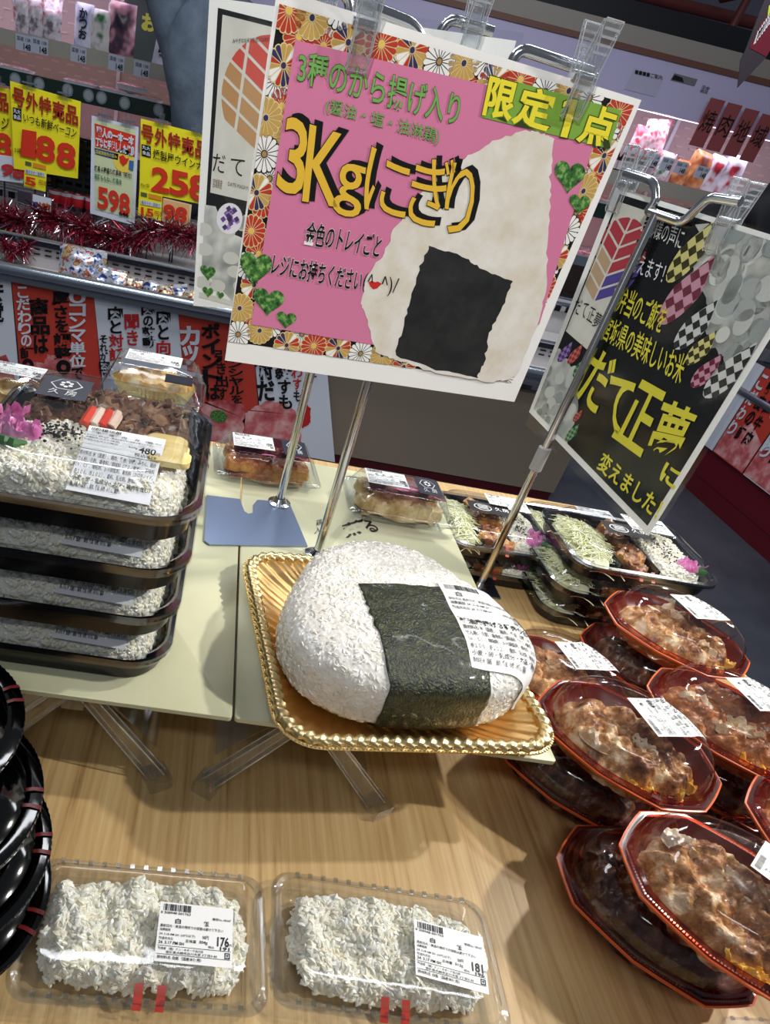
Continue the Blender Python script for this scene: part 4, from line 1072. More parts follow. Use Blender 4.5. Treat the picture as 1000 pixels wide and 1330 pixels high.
rgp = random.Random(5)
for k in range(14):
    x, y = rgp.uniform(264, 330), rgp.uniform(275, 380)
    pr.disc((x, y), .010, mat('printed pebble', (206, 206, 200), .5), 3, ry=.007, raw=False)
pr.disc((298, 284), .0155, ink(236, 232, 240), 5, ry=.0165, raw=False)
for k in range(22):
    a = rgp.uniform(0, 2 * PI); r = rgp.uniform(0, .011); u, v = pr.c(298, 284); d = .0035
    pr.poly([(u + r * math.cos(a) + x, v + r * math.sin(a) + y) for x, y in ((-d, 0), (0, -d), (d, 0), (0, d))], (ink(112, 70, 150), ink(170, 140, 200), ink(74, 44, 110))[k % 3], 6 + k % 3, True)
for cx, cy, w in ((270, 355, 20), (270, 380, 14), (286, 384, 10)): pr.poly([(x, y + (x - cx) * .2) for x, y in heart(cx, cy, w, w)], LEAF, 6)
pr.poly([(259, 386), (330, 405), (330, 398), (259, 379)], CARD, 4)
pr.build('printed_picture', p2)

# black poster on the right
B3 = on_z(622, 762, 0); YAW3 = R_(-65)
PC = Plane((B3.x, B3.y, 0), YAW3); P3 = Plane(Vector((B3.x, B3.y, 0)) - PC.N * .014, YAW3)
b3p = [(B3.x + a, B3.y + b) for a, b in ((-.03, -.03), (.03, -.03), (.03, .03), (-.03, .03))]
sign_stand('chrome stand with clear clips carrying the black poster', (B3.x, B3.y, .0), PC,
    [at(PC, 812, 224), at(PC, 850, 236), at(PC, 852, 262), at(PC, 840, 274), at(PC, 886, 290), at(PC, 906, 270), at(PC, 922, 256), at(PC, 962, 262)],
    [at(P3, 813, 240), at(P3, 946, 288)], at(PC, 862, 281).z, plate=b3p, collar=at(PC, 700, 595).z)
q3 = [P3.px(*p) for p in ((687, 535), (842, 696), (1070, 326), (800, 243))]
p3 = thing('poster', 'black poster with yellow brush-like headline hanging at the right', 'poster', P3.w(*q3[0]))
b = MB(); b.extrude([P3.w(u, v, 0) for u, v in q3], P3.N * -.0005, WHITEP); obj('paper', b, p3, world_xyz=True)
sl = [P3.px(*p) for p in ((684, 552), (845, 706), (1085, 326), (803, 238))]
b = MB(); b.extrude([P3.w(u, v, .0030) for u, v in sl], P3.N * .0004, SLEEVE); obj('sleeve', b, p3, world_xyz=True)
pr = Pr(P3.w, .00018, P3.px)
SIL = ink(200, 204, 204)
inn = [P3.px(*p) for p in ((693, 531), (841, 683), (1058, 330), (805, 252))]
pr.poly(inn, mat('glossy black print', (16, 17, 18), .22), 1, raw=True); pr.clip = inn
pr.poly([(804, 262), (843, 275), (766, 457), (735, 430)], CARD, 2)
c0 = pr.c(795, 341)
fan(pr, (795, 340), .046, .053, 3, (ink(176, 58, 70), ink(190, 160, 130), ink(84, 70, 150)))
for ch, b_ in (('だ', ((750, 387), (758, 390), (752, 410), (744, 406))), ('て', ((760, 392), (766, 395), (760, 414), (754, 410))), ('正', ((768, 398), (775, 402), (769, 420), (762, 415))), ('夢', ((776, 404), (784, 409), (777, 428), (769, 423)))): pr.text(ch, *b_, BLACKI, 4, .0)
pr.poly(jag([(702, 470), (728, 452), (745, 480), (752, 520), (742, 560), (735, 580), (700, 540), (690, 530)], 2), STONE, 2)
big = [(905, 290), (1000, 300), (1060, 330), (1000, 440), (960, 500), (945, 470), (925, 450), (910, 420), (922, 400), (900, 350), (915, 320)]
pr.poly(jag(big, 2.5), STONE, 2)
rgp = random.Random(8); PEB = [mat(f'printed pebble tone {k}', c, .45) for k, c in enumerate(((196, 200, 198), (172, 178, 178), (216, 218, 214), (150, 158, 158)))]
for k in range(85):
    x, y = rgp.uniform(915, 1050), rgp.uniform(300, 480)
    if y > 560 - (x - 900) * 1.0 + 40 and x > 960: continue
    if y > 300 + (x - 905) * 4: continue
    pr.disc((x, y), rgp.uniform(.007, .014), PEB[k % 4], 3 + k % 3, ry=rgp.uniform(.009, .018), raw=False, n=16)
for k in range(30): pr.disc((rgp.uniform(698, 745), rgp.uniform(480, 560)), rgp.uniform(.005, .010), PEB[k % 4], 3 + k % 3, ry=.009, raw=False, n=14)
def gem(c, w, h, cols, lay):
    u, v = pr.c(*c); n = 20; w *= .66
    drop = [(u + w * .46 * math.sin(2 * PI * k / n) * (1 - .80 * max(0, math.cos(2 * PI * k / n)) ** 1.1), v + h * .5 * math.cos(2 * PI * k / n)) for k in range(n)]
    drop = [(x + (y - v) * .25, y) for x, y in drop][::-1]
    pr.poly(drop, cols[0], lay, True)
    for i in range(-5, 6):
        for j in range(-7, 8):
            if (i + j) % 2: continue
            d = w * .17; cell = [(u + i * d + x, v + j * d * 1.3 + y) for x, y in ((-d, 0), (0, -d * 1.2), (d, 0), (0, d * 1.2))]
            z = clip_poly(cell, drop)
            if len(z) >= 3: pr.poly(z, cols[0] if j % 2 else cols[1], lay + 1, True)
GY = (ink(222, 214, 140), ink(60, 56, 20), ink(196, 180, 60)); GP = (ink(206, 150, 172), ink(110, 30, 56), ink(230, 190, 204)); GWh = (ink(214, 216, 216), ink(40, 42, 44), ink(150, 154, 156))
gem((900, 326), .052, .078, GY, 6); gem((893, 378), .060, .088, GP, 6); gem((905, 422), .048, .066, GWh, 6); gem((912, 452), .036, .046, GY, 6); gem((919, 482), .036, .046, GP, 6); gem((949, 482), .050, .074, GWh, 6)
gem((735, 457), .026, .032, (ink(150, 120, 180), ink(70, 40, 110), ink(200, 180, 220)), 6); gem((748, 460), .024, .032, (ink(200, 110, 100), ink(140, 40, 50), ink(220, 160, 150)), 6); gem((755, 477), .026, .032, (ink(130, 180, 130), ink(40, 90, 50), ink(180, 220, 170)), 6); gem((751, 540), .016, .02, (ink(200, 110, 100), ink(140, 40, 50), ink(220, 160, 150)), 6); gem((744, 562), .022, .03, (ink(130, 180, 130), ink(40, 90, 50), ink(180, 220, 170)), 6)
pr.text('お客様の声に', (838, 281), (893, 297), (884, 326), (832, 301), ink(232, 234, 236), 10, .0)
pr.text('応えます！', (824, 325), (868, 343), (860, 369), (817, 352), ink(232, 234, 236), 10, .0)
Y3 = ink(226, 216, 66)
pr.text('お弁当のご飯を', (803, 366), (872, 400), (858, 434), (792, 400), Y3, 10, .01)
pr.text('宮城県の美味しいお米', (792, 410), (895, 462), (884, 500), (782, 440), Y3, 10, .01)
for ch, b_ in (('だ', ((778, 452), (803, 470), (776, 540), (750, 514))), ('て', ((796, 484), (826, 500), (806, 566), (786, 548))), ('正', ((834, 494), (866, 512), (833, 592), (797, 566))), ('夢', ((866, 518), (908, 536), (874, 602), (834, 602)))): pr.text(ch, *b_, Y3, 10, .02)
pr.text('に', (866, 600), (886, 612), (876, 636), (858, 622), Y3, 10, .03)
pr.text('変えました！', (786, 586), (864, 650), (852, 676), (776, 608), Y3, 10, .02)
pr.build('printed_picture', p3)

# ------------------------------------------------------------------ the shop behind
FZ = -.75
def setting(name, mb, **kw): return obj(name, mb, kind='structure', **kw)
FLOORM = mat('dark slate floor', (66, 70, 80), .38, ramp=[(.35, (58, 62, 72)), (.65, (76, 80, 90))], scale=2.5)
m = MB(); m.box((1.2, 2.3, FZ - .02), (9.0, 7.4, .04), FLOORM); setting('floor', m)
WALLM = mat('grey blue wall', (120, 124, 138), .6)
m = MB(); m.box((1.2, 5.62, .75), (9.0, .08, 3.0), WALLM); setting('wall_back', m)
PIPE = mat('red brown pipe', (118, 52, 48), .5)

# --- island freezer: posters on its front, chrome rims, taupe end section
ISL = thing('island_chiller', 'open chiller island with chrome rails behind the display table', 'chiller', (.2, 3.4, FZ))
TAUPE = mat('taupe panel', (134, 122, 108), .45)
GREYP = mat('grey case panel', (92, 98, 108), .45)
RAILM = mat('case rail metal', (168, 178, 190), .25, .9)
DKR = mat('dark rail', (40, 44, 52), .3, .4)
WSLOT = mat('pale grey case liner', (196, 192, 192), .45)
xL, xR = -1.7, 1.78
m = MB(); m.box((( xL + .46) / 2, 3.03, -.43), (.46 - xL, .05, .60), GREYP); obj('front_panel', m, ISL, world_xyz=True)
m = MB(); m.box(((.50 + xR) / 2, 3.06, -.47), (xR - .50, .06, .46), TAUPE); obj('end_panel', m, ISL, world_xyz=True, label='taupe panel')
m = MB(); m.box((.485, 3.05, -.47), (.05, .10, .54), mat('black post', (20, 20, 22), .4)); obj('corner_post', m, ISL, world_xyz=True, label='black corner post')
m = MB(); m.box(((xL + xR) / 2, 3.10, -.72), (xR - xL, .10, .06), mat('dark red kick plate', (92, 16, 28), .4)); obj('kick_plate', m, ISL, world_xyz=True, label='dark red kick plate')
m = MB(); m.tube([(xL, 2.985, -.135), (xR, 2.985, -.135)], .024, RAILM, 14); m.box(((xL + xR) / 2, 3.0, -.165), (xR - xL, .05, .03), GREYP); obj('front_rim', m, ISL, world_xyz=True, label='chrome rim')
m = MB(); m.box(((xL + xR) / 2, 3.16, -.19), (xR - xL, .30, .02), WSLOT); m.box(((xL + xR) / 2, 3.31, -.14), (xR - xL, .02, .12), WSLOT)
for k in range(70): m.box((xL + .05 + k * .05, 3.298, -.105), (.028, .004, .006), DKR); m.box((xL + .05 + k * .05, 3.298, -.125), (.028, .004, .006), DKR)
obj('lower_shelf', m, ISL, world_xyz=True)
m = MB(); m.box(((xL + xR) / 2, 3.30, -.075), (xR - xL, .035, .03), DKR); m.tube([(xL, 3.285, -.062), (xR, 3.285, -.062)], .008, RAILM, 8); obj('middle_rail', m, ISL, world_xyz=True, label='dark rail')
m = MB(); m.box(((xL + xR) / 2, 3.50, -.10), (xR - xL, .36, .02), WSLOT); m.box(((xL + xR) / 2, 3.70, -.02), (xR - xL, .02, .18), WSLOT)
for k in range(60): m.box((xL + .05 + k * .058, 3.688, .03), (.03, .004, .03), DKR)
m.tube([(xL, 3.66, .055), (xR, 3.66, .055)], .010, RAILM, 8); m.tube([(xL, 3.645, .085), (xR, 3.645, .085)], .006, RAILM, 8); obj('upper_shelf', m, ISL, world_xyz=True)
m = MB(); m.box(((xL + xR) / 2, 3.76, -.36), (xR - xL, .06, .76), GREYP); obj('back_panel', m, ISL, world_xyz=True)

PF = Plane((0, 2.998, 0), 0)
MEAT = mat('printed meat', (200, 110, 112), .5, ramp=[(.32, (160, 52, 58)), (.48, (206, 110, 112)), (.62, (232, 180, 178)), (.8, (240, 222, 220))], scale=9, detail=3)
RED = ink(196, 66, 52); PW = ink(214, 220, 232); REDI = ink(190, 40, 40)
def panel_poster(name_label, pxs, base, draw):
    qq = [PF.px(*p) for p in pxs]
    t = thing('meat_poster', name_label, 'poster', PF.w(*qq[0]), 0, 'meat posters on the chiller front')
    b = MB(); b.extrude([PF.w(u, v, .004) for u, v in qq], PF.N * -.002, base); obj('paper', b, t, world_xyz=True)
    p = Pr(lambda u, v, n: PF.w(u, v, n + .004), .0008, PF.px); draw(p); p.build('lettering', t); return t
def lowline(x): return 520 + .19 * x     # common foot of the poster row
def quad(xa, xb, ya, yb):
    d = lambda x, y: x + .0
    fa, fb = lowline(xa) , lowline(xb)
    return [(xa + .10 * (fa - ya), fa), (xb + .085 * (fb - yb), fb), (xb, yb), (xa, ya)]
def dA(p): 
    p.column('味覚', -12, 366, 5, 420, BLACKI, bold=0.030); p.poly([(-20, 470), (8, 460), (18, 480), (24, 520), (-20, 520)], MEAT, 1)
panel_poster('white meat poster cut off by the left edge, on the chiller front', quad(-60, 14, 348, 361), PW, dA)
def dB(p):
    p.poly(jag([(30, 492), (36, 468), (58, 472), (62, 460), (88, 464), (104, 478), (122, 496), (124, 530), (32, 525)], 1.5), MEAT, 1)
    p.column('０コンマ単位で', 91, 378, 111, 494, PW, bold=0.030, marks={6: BLACKI}); p.column('厚さを調整。', 68, 379, 89, 486, BLACKI, bold=0.030, slant=5)
    p.column('商品は', 39, 387, 62, 460, BLACKI, bold=0.035, slant=4); p.column('こだわりの証。', 21, 372, 38, 482, PW, bold=0.030, marks={5: BLACKI, 6: BLACKI}, slant=8)
panel_poster('red meat poster about slicing to fine thickness, on the chiller front', quad(15, 122, 361, 381), RED, dB)
def dC(p):
    p.column('肉と向', 204, 402, 221, 462, BLACKI, bold=0.030, marks={2: REDI}); p.column('肉の鼓動', 184, 396, 200, 452, BLACKI, bold=0.030, slant=2)
    p.column('聞き', 162, 408, 180, 450, REDI, bold=0.025, slant=2); p.column('肉と対話', 141, 398, 159, 470, BLACKI, bold=0.030, marks={2: REDI, 3: REDI}, slant=2); p.column('それが肉職', 128, 435, 141, 490, BLACKI, bold=.03, slant=2)
panel_poster('white poster with black and red brush writing between two red ones', quad(122, 231, 381, 402), PW, dC)
def dD(p):
    p.poly(jag([(262, 530), (266, 522), (290, 520), (318, 525), (314, 590), (262, 580)], 2), MEAT, 1); p.disc((284, 540), .04, LEAF, 2, ry=.03, raw=False)
    p.column('カット', 234, 424, 258, 500, PW, bold=0.040, slant=4); p.column('ポイントは', 262, 420, 284, 520, BLACKI, bold=0.040, slant=4); p.column('引き出す', 279, 454, 294, 520, BLACKI, bold=0.025, slant=3); p.column('テンシャルを', 296, 455, 314, 524, BLACKI, bold=0.025, slant=3)
panel_poster('red meat poster with garnished mince, partly under the pink poster', quad(231, 326, 402, 418), RED, dD)
def dE(p):
    p.poly(jag([(316, 545), (322, 532), (350, 520), (378, 528), (390, 545), (392, 590), (315, 580)], 2), MEAT, 1); p.poly(jag([(386, 536), (392, 520), (404, 530), (402, 550), (390, 556)], 1), REDI, 2)
    p.column('術だ', 330, 468, 352, 522, BLACKI, bold=0.035, slant=6); p.column('殺すも', 357, 474, 378, 532, BLACKI, bold=0.030, slant=4); p.column('わすも', 378, 476, 392, 522, REDI, bold=0.025, marks={2: BLACKI}, slant=2); p.column('こと', 402, 470, 412, 490, BLACKI, bold=.03)
panel_poster('white meat poster next to the black corner post', quad(326, 421, 418, 436), PW, dE)

# --- price signs standing in the island
def price_sign(label, pxs, Y, base, draw, group, clips=True, pole=True, yaw=0):
    pl = Plane((on_y(*pxs[0], Y).x, Y, 0), yaw); qq = [pl.px(*p) for p in pxs]
    t = thing('price_sign', label, 'price sign', pl.w(*qq[0]), 0, group)
    b = MB(); b.extrude([pl.w(u, v, 0) for u, v in qq], pl.N * -.003, base); obj('card', b, t, world_xyz=True)
    p = Pr(pl.w, .0012, pl.px); draw(p); p.build('lettering', t)
    if clips:
        for f in (.28, .78):
            c = MB(); P = Vector(pl.w(*qq[3], .006)).lerp(pl.w(*qq[2], .006), f)
            c.box(P + Vector((0, 0, .010)), (.022, .014, .055), ACRYL); c.box(P + Vector((0, -.006, .012)), (.06, .006, .006), RAILM); obj('clip', c, t, world_xyz=True)
    if pole:
        P = Vector(pl.w(*qq[0], -.008)).lerp(pl.w(*qq[1], -.008), .5); c = MB()
        c.tube([(P.x, P.y, -.089 if Y > 3.3 else -.18), (P.x, P.y, max(v[1] for v in qq) - .02)], .004, DKR, 6); obj('pole', c, t, world_xyz=True)
    return t
YW = ink(244, 232, 40); RD = ink(214, 56, 34); DRD = ink(160, 40, 30)
def dY1(p):
    p.poly([(20, 222), (100, 226), (104, 232), (18, 226)], PW, 1) if False else None
    for k, ch in enumerate('号外特売品'):
        x = 17 + k * 17.3; y = 113 + k * 5.6; p.text(ch, (x, y), (x + 15, y + 5), (x + 15, y + 28), (x, y + 23), DRD, 3, .03)
    p.poly([(17, 139), (28, 142), (28, 158), (17, 155)], BLACKI, 2); p.text('丸大', (18, 140), (27, 143), (27, 149), (18, 146), PW, 3, .02); p.text('食品', (18, 148), (27, 150), (27, 156), (18, 154), PW, 3, .02)
    p.text('いつも新鮮ベーコン', (31, 146), (101, 167), (98, 180), (31, 158), BLACKI, 3, .01)
    p.text('1', (33, 170), (44, 172), (43, 204), (31, 201), RD, 3, .035); p.text('8', (49, 175), (71, 181), (70, 212), (48, 206), RD, 3, .035); p.text('8', (76, 184), (98, 190), (96, 220), (75, 215), RD, 3, .035)
    p.text('3連', (19, 191), (28, 193), (28, 199), (19, 197), BLACKI, 3, 0); p.text('円', (94, 216), (99, 218), (99, 222), (94, 220), RD, 3, 0)
SG = 'yellow sale signs in the chiller island'
price_sign('yellow sale sign reading 188 in big red figures', [(18, 219), (101, 232), (105, 132), (13, 105)], 3.50, YW, dY1, SG)
def dY2(p):
    for k, ch in enumerate('号外特売品'):
        x = 184 + k * 17.5; y = 161 + k * 5.2; p.text(ch, (x, y), (x + 15, y + 4), (x + 15, y + 26), (x, y + 22), DRD, 3, .03)
    p.poly([(184, 187), (196, 190), (196, 205), (184, 202)], BLACKI, 2); p.text('丸大', (185, 188), (195, 191), (195, 196), (185, 193), PW, 3, .02); p.text('食品', (185, 195), (195, 198), (195, 203), (185, 200), PW, 3, .02)
    p.text('燻製屋ウインナー', (199, 193), (272, 212), (271, 224), (199, 206), BLACKI, 3, .01)
    p.text('2', (199, 217), (219, 221), (218, 250), (198, 246), RD, 3, .035); p.text('5', (223, 221), (244, 226), (243, 255), (222, 251), RD, 3, .035); p.text('8', (248, 226), (270, 232), (269, 262), (247, 257), RD, 3, .035)
    p.text('80g×2袋', (183, 237), (194, 239), (194, 245), (183, 242), BLACKI, 3, 0)
price_sign('yellow sale sign reading 258, partly behind the white sleeve poster', [(181, 249), (275, 268), (278, 178), (183, 154)], 3.50, YW, dY2, SG)
def dY3(p):
    p.text('品', (-2, 120), (11, 123), (11, 146), (-2, 143), DRD, 3, .03); p.text('ージ', (-8, 150), (13, 154), (10, 170), (-8, 164), BLACKI, 3, .01); p.text('8', (-6, 172), (14, 176), (14, 206), (-6, 202), RD, 3, .035)
price_sign('yellow sale sign cut off by the left picture edge', [(-60, 200), (17, 219), (16, 117), (-62, 96)], 3.52, YW, dY3, SG)
def dG(p):
    LG = ink(212, 220, 176)
    p.poly([(122, 155), (176, 168), (172, 284), (124, 272)], LG, 1)
    p.poly([(123, 160), (176, 176), (175, 204), (124, 190)], RD, 2); p.text('職人の一本一本', (126, 164), (174, 178), (174, 189), (126, 176), PW, 3, .05); p.text('丁寧に手差しした焼鳥', (125, 178), (175, 191), (174, 203), (125, 189), PW, 3, .05)
    p.poly([(123, 192), (154, 200), (153, 208), (124, 200)], ink(40, 60, 110), 2); p.text('国産鶏使用の旨み', (125, 194), (152, 201), (152, 206), (125, 199), ink(244, 232, 90), 3, 0)
    p.disc((161, 209), .045, ink(244, 214, 80), 2, raw=False); p.poly([(155, 203), (160, 201), (164, 206), (168, 205), (165, 212), (160, 216), (156, 211)], RD, 3); p.poly([(168, 208), (174, 209), (173, 222), (167, 220)], ink(60, 110, 170), 3)
    p.text('焼鳥４種盛り焼鳥串（味付）', (123, 214), (171, 225), (171, 232), (123, 222), BLACKI, 3, .02); p.text('若鶏ももねぎ焼鳥串', (123, 225), (158, 233), (158, 240), (123, 232), ink(60, 130, 100), 3, .02)
    for ch, x in (('5', 128), ('9', 142), ('8', 156)): p.text(ch, (x, 243 + (x - 128) * .27), (x + 12, 246 + (x - 128) * .27), (x + 12, 272 + (x - 128) * .27), (x, 269 + (x - 128) * .27), RD, 3, .035)
    p.text('646', (155, 274), (167, 277), (167, 282), (155, 279), BLACKI, 3, .03)
price_sign('pale green sign reading 598 between the two yellow sale signs', [(117, 277), (175, 293), (180, 165), (119, 150)], 3.47, PW, dG, 'price signs in the chiller island')
def small(n, x, y):
    def d(p):
        p.poly([(x + 2, y + 2), (x + 10, y + 4), (x + 10, y + 9), (x + 2, y + 7)], ink(90, 100, 60), 2); p.poly([(x + 12, y + 4), (x + 29, y + 8), (x + 29, y + 14), (x + 12, y + 10)], ink(226, 150, 40), 2)
        p.poly([(x + 2, y + 12), (x + 28, y + 18), (x + 28, y + 23), (x + 2, y + 18)], PW, 2); p.text('電子マネー使用で', (x + 3, y + 13), (x + 27, y + 18), (x + 27, y + 22), (x + 3, y + 17), BLACKI, 3, .0)
        p.text(n, (x + 3, y + 22), (x + (18 if len(n) > 1 else 15), y + 25), (x + (18 if len(n) > 1 else 15), y + 35), (x + 3, y + 32), RD, 3, .035); p.text('円引き', (x + 20, y + 26), (x + 29, y + 28), (x + 29, y + 34), (x + 20, y + 32), DRD, 3, .02)
    return d
price_sign('small yellow card reading 5 below the 188 sign', [(31, 242), (59, 249), (61, 215), (32, 207)], 3.45, YW, small('5', 31, 207), 'small yellow cards', clips=False)
price_sign('small yellow card reading 15 below the 258 sign', [(179, 279), (209, 287), (211, 253), (181, 247)], 3.45, YW, small('15', 181, 247), 'small yellow cards', clips=False)
def dO(p):
    p.poly([(213, 259), (246, 266), (245, 290), (212, 283)], ink(232, 186, 130), 1); p.text('98', (214, 265), (243, 271), (241, 289), (212, 283), RD, 3, .035)
price_sign('orange card reading 98 beside the small yellow 15 card', [(210, 287), (246, 296), (249, 266), (212, 257)], 3.49, ink(240, 210, 170), dO, 'price signs in the chiller island', clips=False)
def dP(p): p.text('98', (4, 213), (36, 217), (30, 232), (2, 226), ink(196, 50, 50), 3, .04); p.text('税込３１７', (13, 226), (30, 230), (30, 235), (13, 231), BLACKI, 3, 0)
price_sign('white card with red figures behind the small yellow 5 card', [(-20, 232), (30, 238), (33, 206), (-20, 198)], 3.51, PW, dP, 'price signs in the chiller island', clips=False)
def dN(p):
    p.poly([(23, 247), (41, 251), (41, 268), (23, 264)], ink(60, 56, 66), 2); p.poly([(43, 252), (67, 258), (66, 276), (42, 270)], PW, 3); p.text('129', (52, 263), (66, 266), (65, 274), (51, 271), ink(206, 90, 30), 4, .06); p.poly([(43, 262), (49, 262), (51, 266), (48, 270), (43, 268)], ink(60, 70, 140), 4)
price_sign('shelf label reading 129 over the red tinsel at the left', [(22, 264), (66, 277), (68, 258), (24, 246)], 3.44, ink(120, 90, 100), dN, 'price signs in the chiller island', clips=False)

# --- tinsel garland on the island rails
TIN = mat('red tinsel', (150, 30, 56), .28, .6); TIS = mat('silver tinsel', (220, 214, 220), .15, 1.0)
def garland(label, pts, n, r):
    t = MB(); rg = random.Random(n)
    t.tube(pts, .006, TIN, 6)
    for _ in range(n):
        i = rg.randrange(len(pts) - 1); c = Vector(pts[i]).lerp(Vector(pts[i + 1]), rg.random())
        d = Vector((rg.uniform(-1, 1), rg.uniform(-1, 1), rg.uniform(-1, .8))).normalized(); L = r * rg.uniform(.5, 1.1); s = d.orthogonal().normalized() * .0026
        s.rotate(Matrix.Rotation(rg.uniform(0, 6.28), 3, d)); k = d * L; b = Vector((rg.uniform(-.3, .3), rg.uniform(-.3, .3), -.2)) * L * .4
        t.add([c - s, c + s, c + k * .6 + b + s, c + k * .6 + b - s, c + k + b * 2 + s * .4, c + k + b * 2 - s * .4], [(0, 1, 2, 3), (3, 2, 4, 5)], TIS if rg.random() < .38 else TIN, False)
    o = obj('tinsel_garland', t, sharp=None, fix=False); return add_props(o, label, 'tinsel', 'red tinsel garlands on the chiller rails')
garland('long red and silver tinsel garland along the upper chiller rail', [on_y(x, y, 3.46) for x, y in ((48, 272), (75, 285), (105, 293), (135, 305), (165, 312), (195, 296), (228, 300), (262, 310))], 2900, .10)
garland('thick red and silver tinsel bundle at the left edge', [on_y(x, y, 3.42) for x, y in ((-30, 270), (0, 280), (35, 288))], 1300, .095)
garland('bit of red tinsel hanging below the dark rail at the left', [on_y(x, y, 3.26) for x, y in ((0, 312), (22, 326), (36, 318))], 420, .06)

# --- bagged sweets and small goods in the island
def bag_mb(w, h, t, m, seed, crimp=m if False else None):
    b = MB(); nx, ny = 12, 14; rg = random.Random(seed)
    for s in (1, -1):
        vs = []
        for j in range(ny + 1):
            for i in range(nx + 1):
                u, v = 2 * i / nx - 1, 2 * j / ny - 1
                k = max(0, 1 - abs(u) ** 2.6) ** .6 * max(0, 1 - abs(v * 1.08) ** 4) ** .6 if abs(v) < .92 else 0
                n_ = noise.noise(Vector((u * 2.2 + seed, v * 2.2, seed * .7))) * .35
                vs.append((u * w / 2 * (1 - .06 * k), -s * t / 2 * k * (1 + n_) + .001 * noise.noise(Vector((u * 5, v * 9, seed))), h / 2 + v * h / 2))
        b.add(vs, [(j * (nx + 1) + i, j * (nx + 1) + i + 1, (j + 1) * (nx + 1) + i + 1, (j + 1) * (nx + 1) + i) for j in range(ny) for i in range(nx)], m)
    return b
FOILM = mat('silver print foil', (200, 204, 214), .22, .5, ramp=[(.38, (50, 66, 130)), (.44, (196, 204, 220)), (.53, (226, 230, 238)), (.58, (180, 50, 56)), (.64, (214, 196, 130))], scale=26, detail=2)
FOILW = mat('gold red print foil', (206, 190, 160), .25, .4, ramp=[(.38, (130, 40, 40)), (.45, (216, 196, 150)), (.52, (226, 222, 216)), (.58, (50, 52, 100)), (.64, (226, 180, 70))], scale=34, detail=2)
def put_bag(label, group, P, w, h, t, m, rot=(0, 0, 0), seed=1, text=None, tcol=BLACKI, name='snack_bag', cat='snack bag'):
    o = thing(name, label, cat, P, 0, group, rot=rot)
    obj('bag', bag_mb(w, h, t, m, seed), o)
    if text:
        n = len(text); p = Pr(lambda u, v, q: Vector((u, -t * .52 - q, v)), .0015)
        for i, ch in enumerate(text):
            y1 = h * .86 - i * (h * .66 / n); s = min(w * .6, h * .6 / n); p.text(ch, (-s / 2, y1), (s / 2, y1), (s / 2, y1 - s), (-s / 2, y1 - s), tcol, 1, .03)
        p.build('lettering', o, world_xyz=False)
    return o
LOWZ = -.18
put_bag('big silver sweets bag lying on the lower chiller shelf', 'bags on the lower chiller shelf', (-.62, 3.16, LOWZ), .20, .15, .08, FOILM, (R_(-25), 0, R_(8)), 3)
put_bag('silver sweets bag in front of the biggest one', 'bags on the lower chiller shelf', (-.52, 3.12, LOWZ), .16, .11, .06, FOILM, (R_(-40), 0, R_(-12)), 5)
xs = [-.41, -.34, -.27, -.20, -.13, -.06]
for i, x in enumerate(xs):
    put_bag('small multicoloured sweet bag in the row on the lower chiller shelf', 'small sweet bags on the lower chiller shelf', (x, 3.11 + .03 * (i % 2), LOWZ), .10, .085, .045, (FOILW, FOILM)[i % 2], (R_(-35 - 6 * (i % 3)), R_(rnd.uniform(-14, 14)), R_(rnd.uniform(-30, 30))), 10 + i)
# red capped jars and a dark crate
CAPM = mat('red cap', (206, 40, 52), .3)
jar0 = None
for i, (x, y) in enumerate(((72, 252), (86, 258), (101, 262), (119, 266))):
    P = on_y(x, y, 3.60)
    lb = ('red-capped jar nearest the 188 sign', 'red-capped jar second from the 188 sign', 'red-capped jar second from the pale green sign', 'red-capped jar beside the pale green sign')[i]
    if jar0 is None:
        jar0 = thing('jar', lb, 'jar', (P.x, P.y, -.09), 0, 'red-capped jars on the chiller shelf')
        hgt = P.z + .09
        j = MB(); j.lathe([(.001, 0), (.026, 0), (.028, .01), (.028, hgt - .055), (.022, hgt - .035)], clear('jar glass', tint=(226, 226, 230), refl=.1), 16); obj('body', j, jar0)
        j = MB(); j.lathe([(.028, hgt - .035), (.030, hgt - .03), (.030, hgt + .012), (.026, hgt + .018), (.001, hgt + .018)], CAPM, 16); j.lathe([(.0305, hgt + .002), (.031, hgt + .014), (.001, hgt + .020)], PW, 16); obj('cap', j, jar0)
    else: dup(jar0, (P.x, P.y, -.09), 0, lb)
cr = thing('crate', 'black plastic crate behind the 188 sign', 'crate', (on_y(112, 245, 3.67).x, 3.67, .093))
P = cr.location; m = MB()
for k in range(7): m.box((0, -.06, .05 + k * .045), (.36, .012, .022), BLACKP)
for k in range(9): m.box((-.176 + k * .044  , -.062, .19), (.014, .012, .34), BLACKP)
obj('side_panel', m, cr); m = MB(); m.box((0, 0, .03), (.36, .13, .012), BLACKP); m.box((0, .06, .19), (.36, .012, .34), BLACKP); obj('base', m, cr)
cr.scale = (1, 1, .62)
put_bag('pale blue folded bag lying on the black crate', None, (cr.location.x + .10, 3.66, cr.location.z + .224), .14, .05, .09, mat('pale blue cloth', (190, 206, 226), .6), (0, 0, 0), 3, name='cloth_bag', cat='bag')

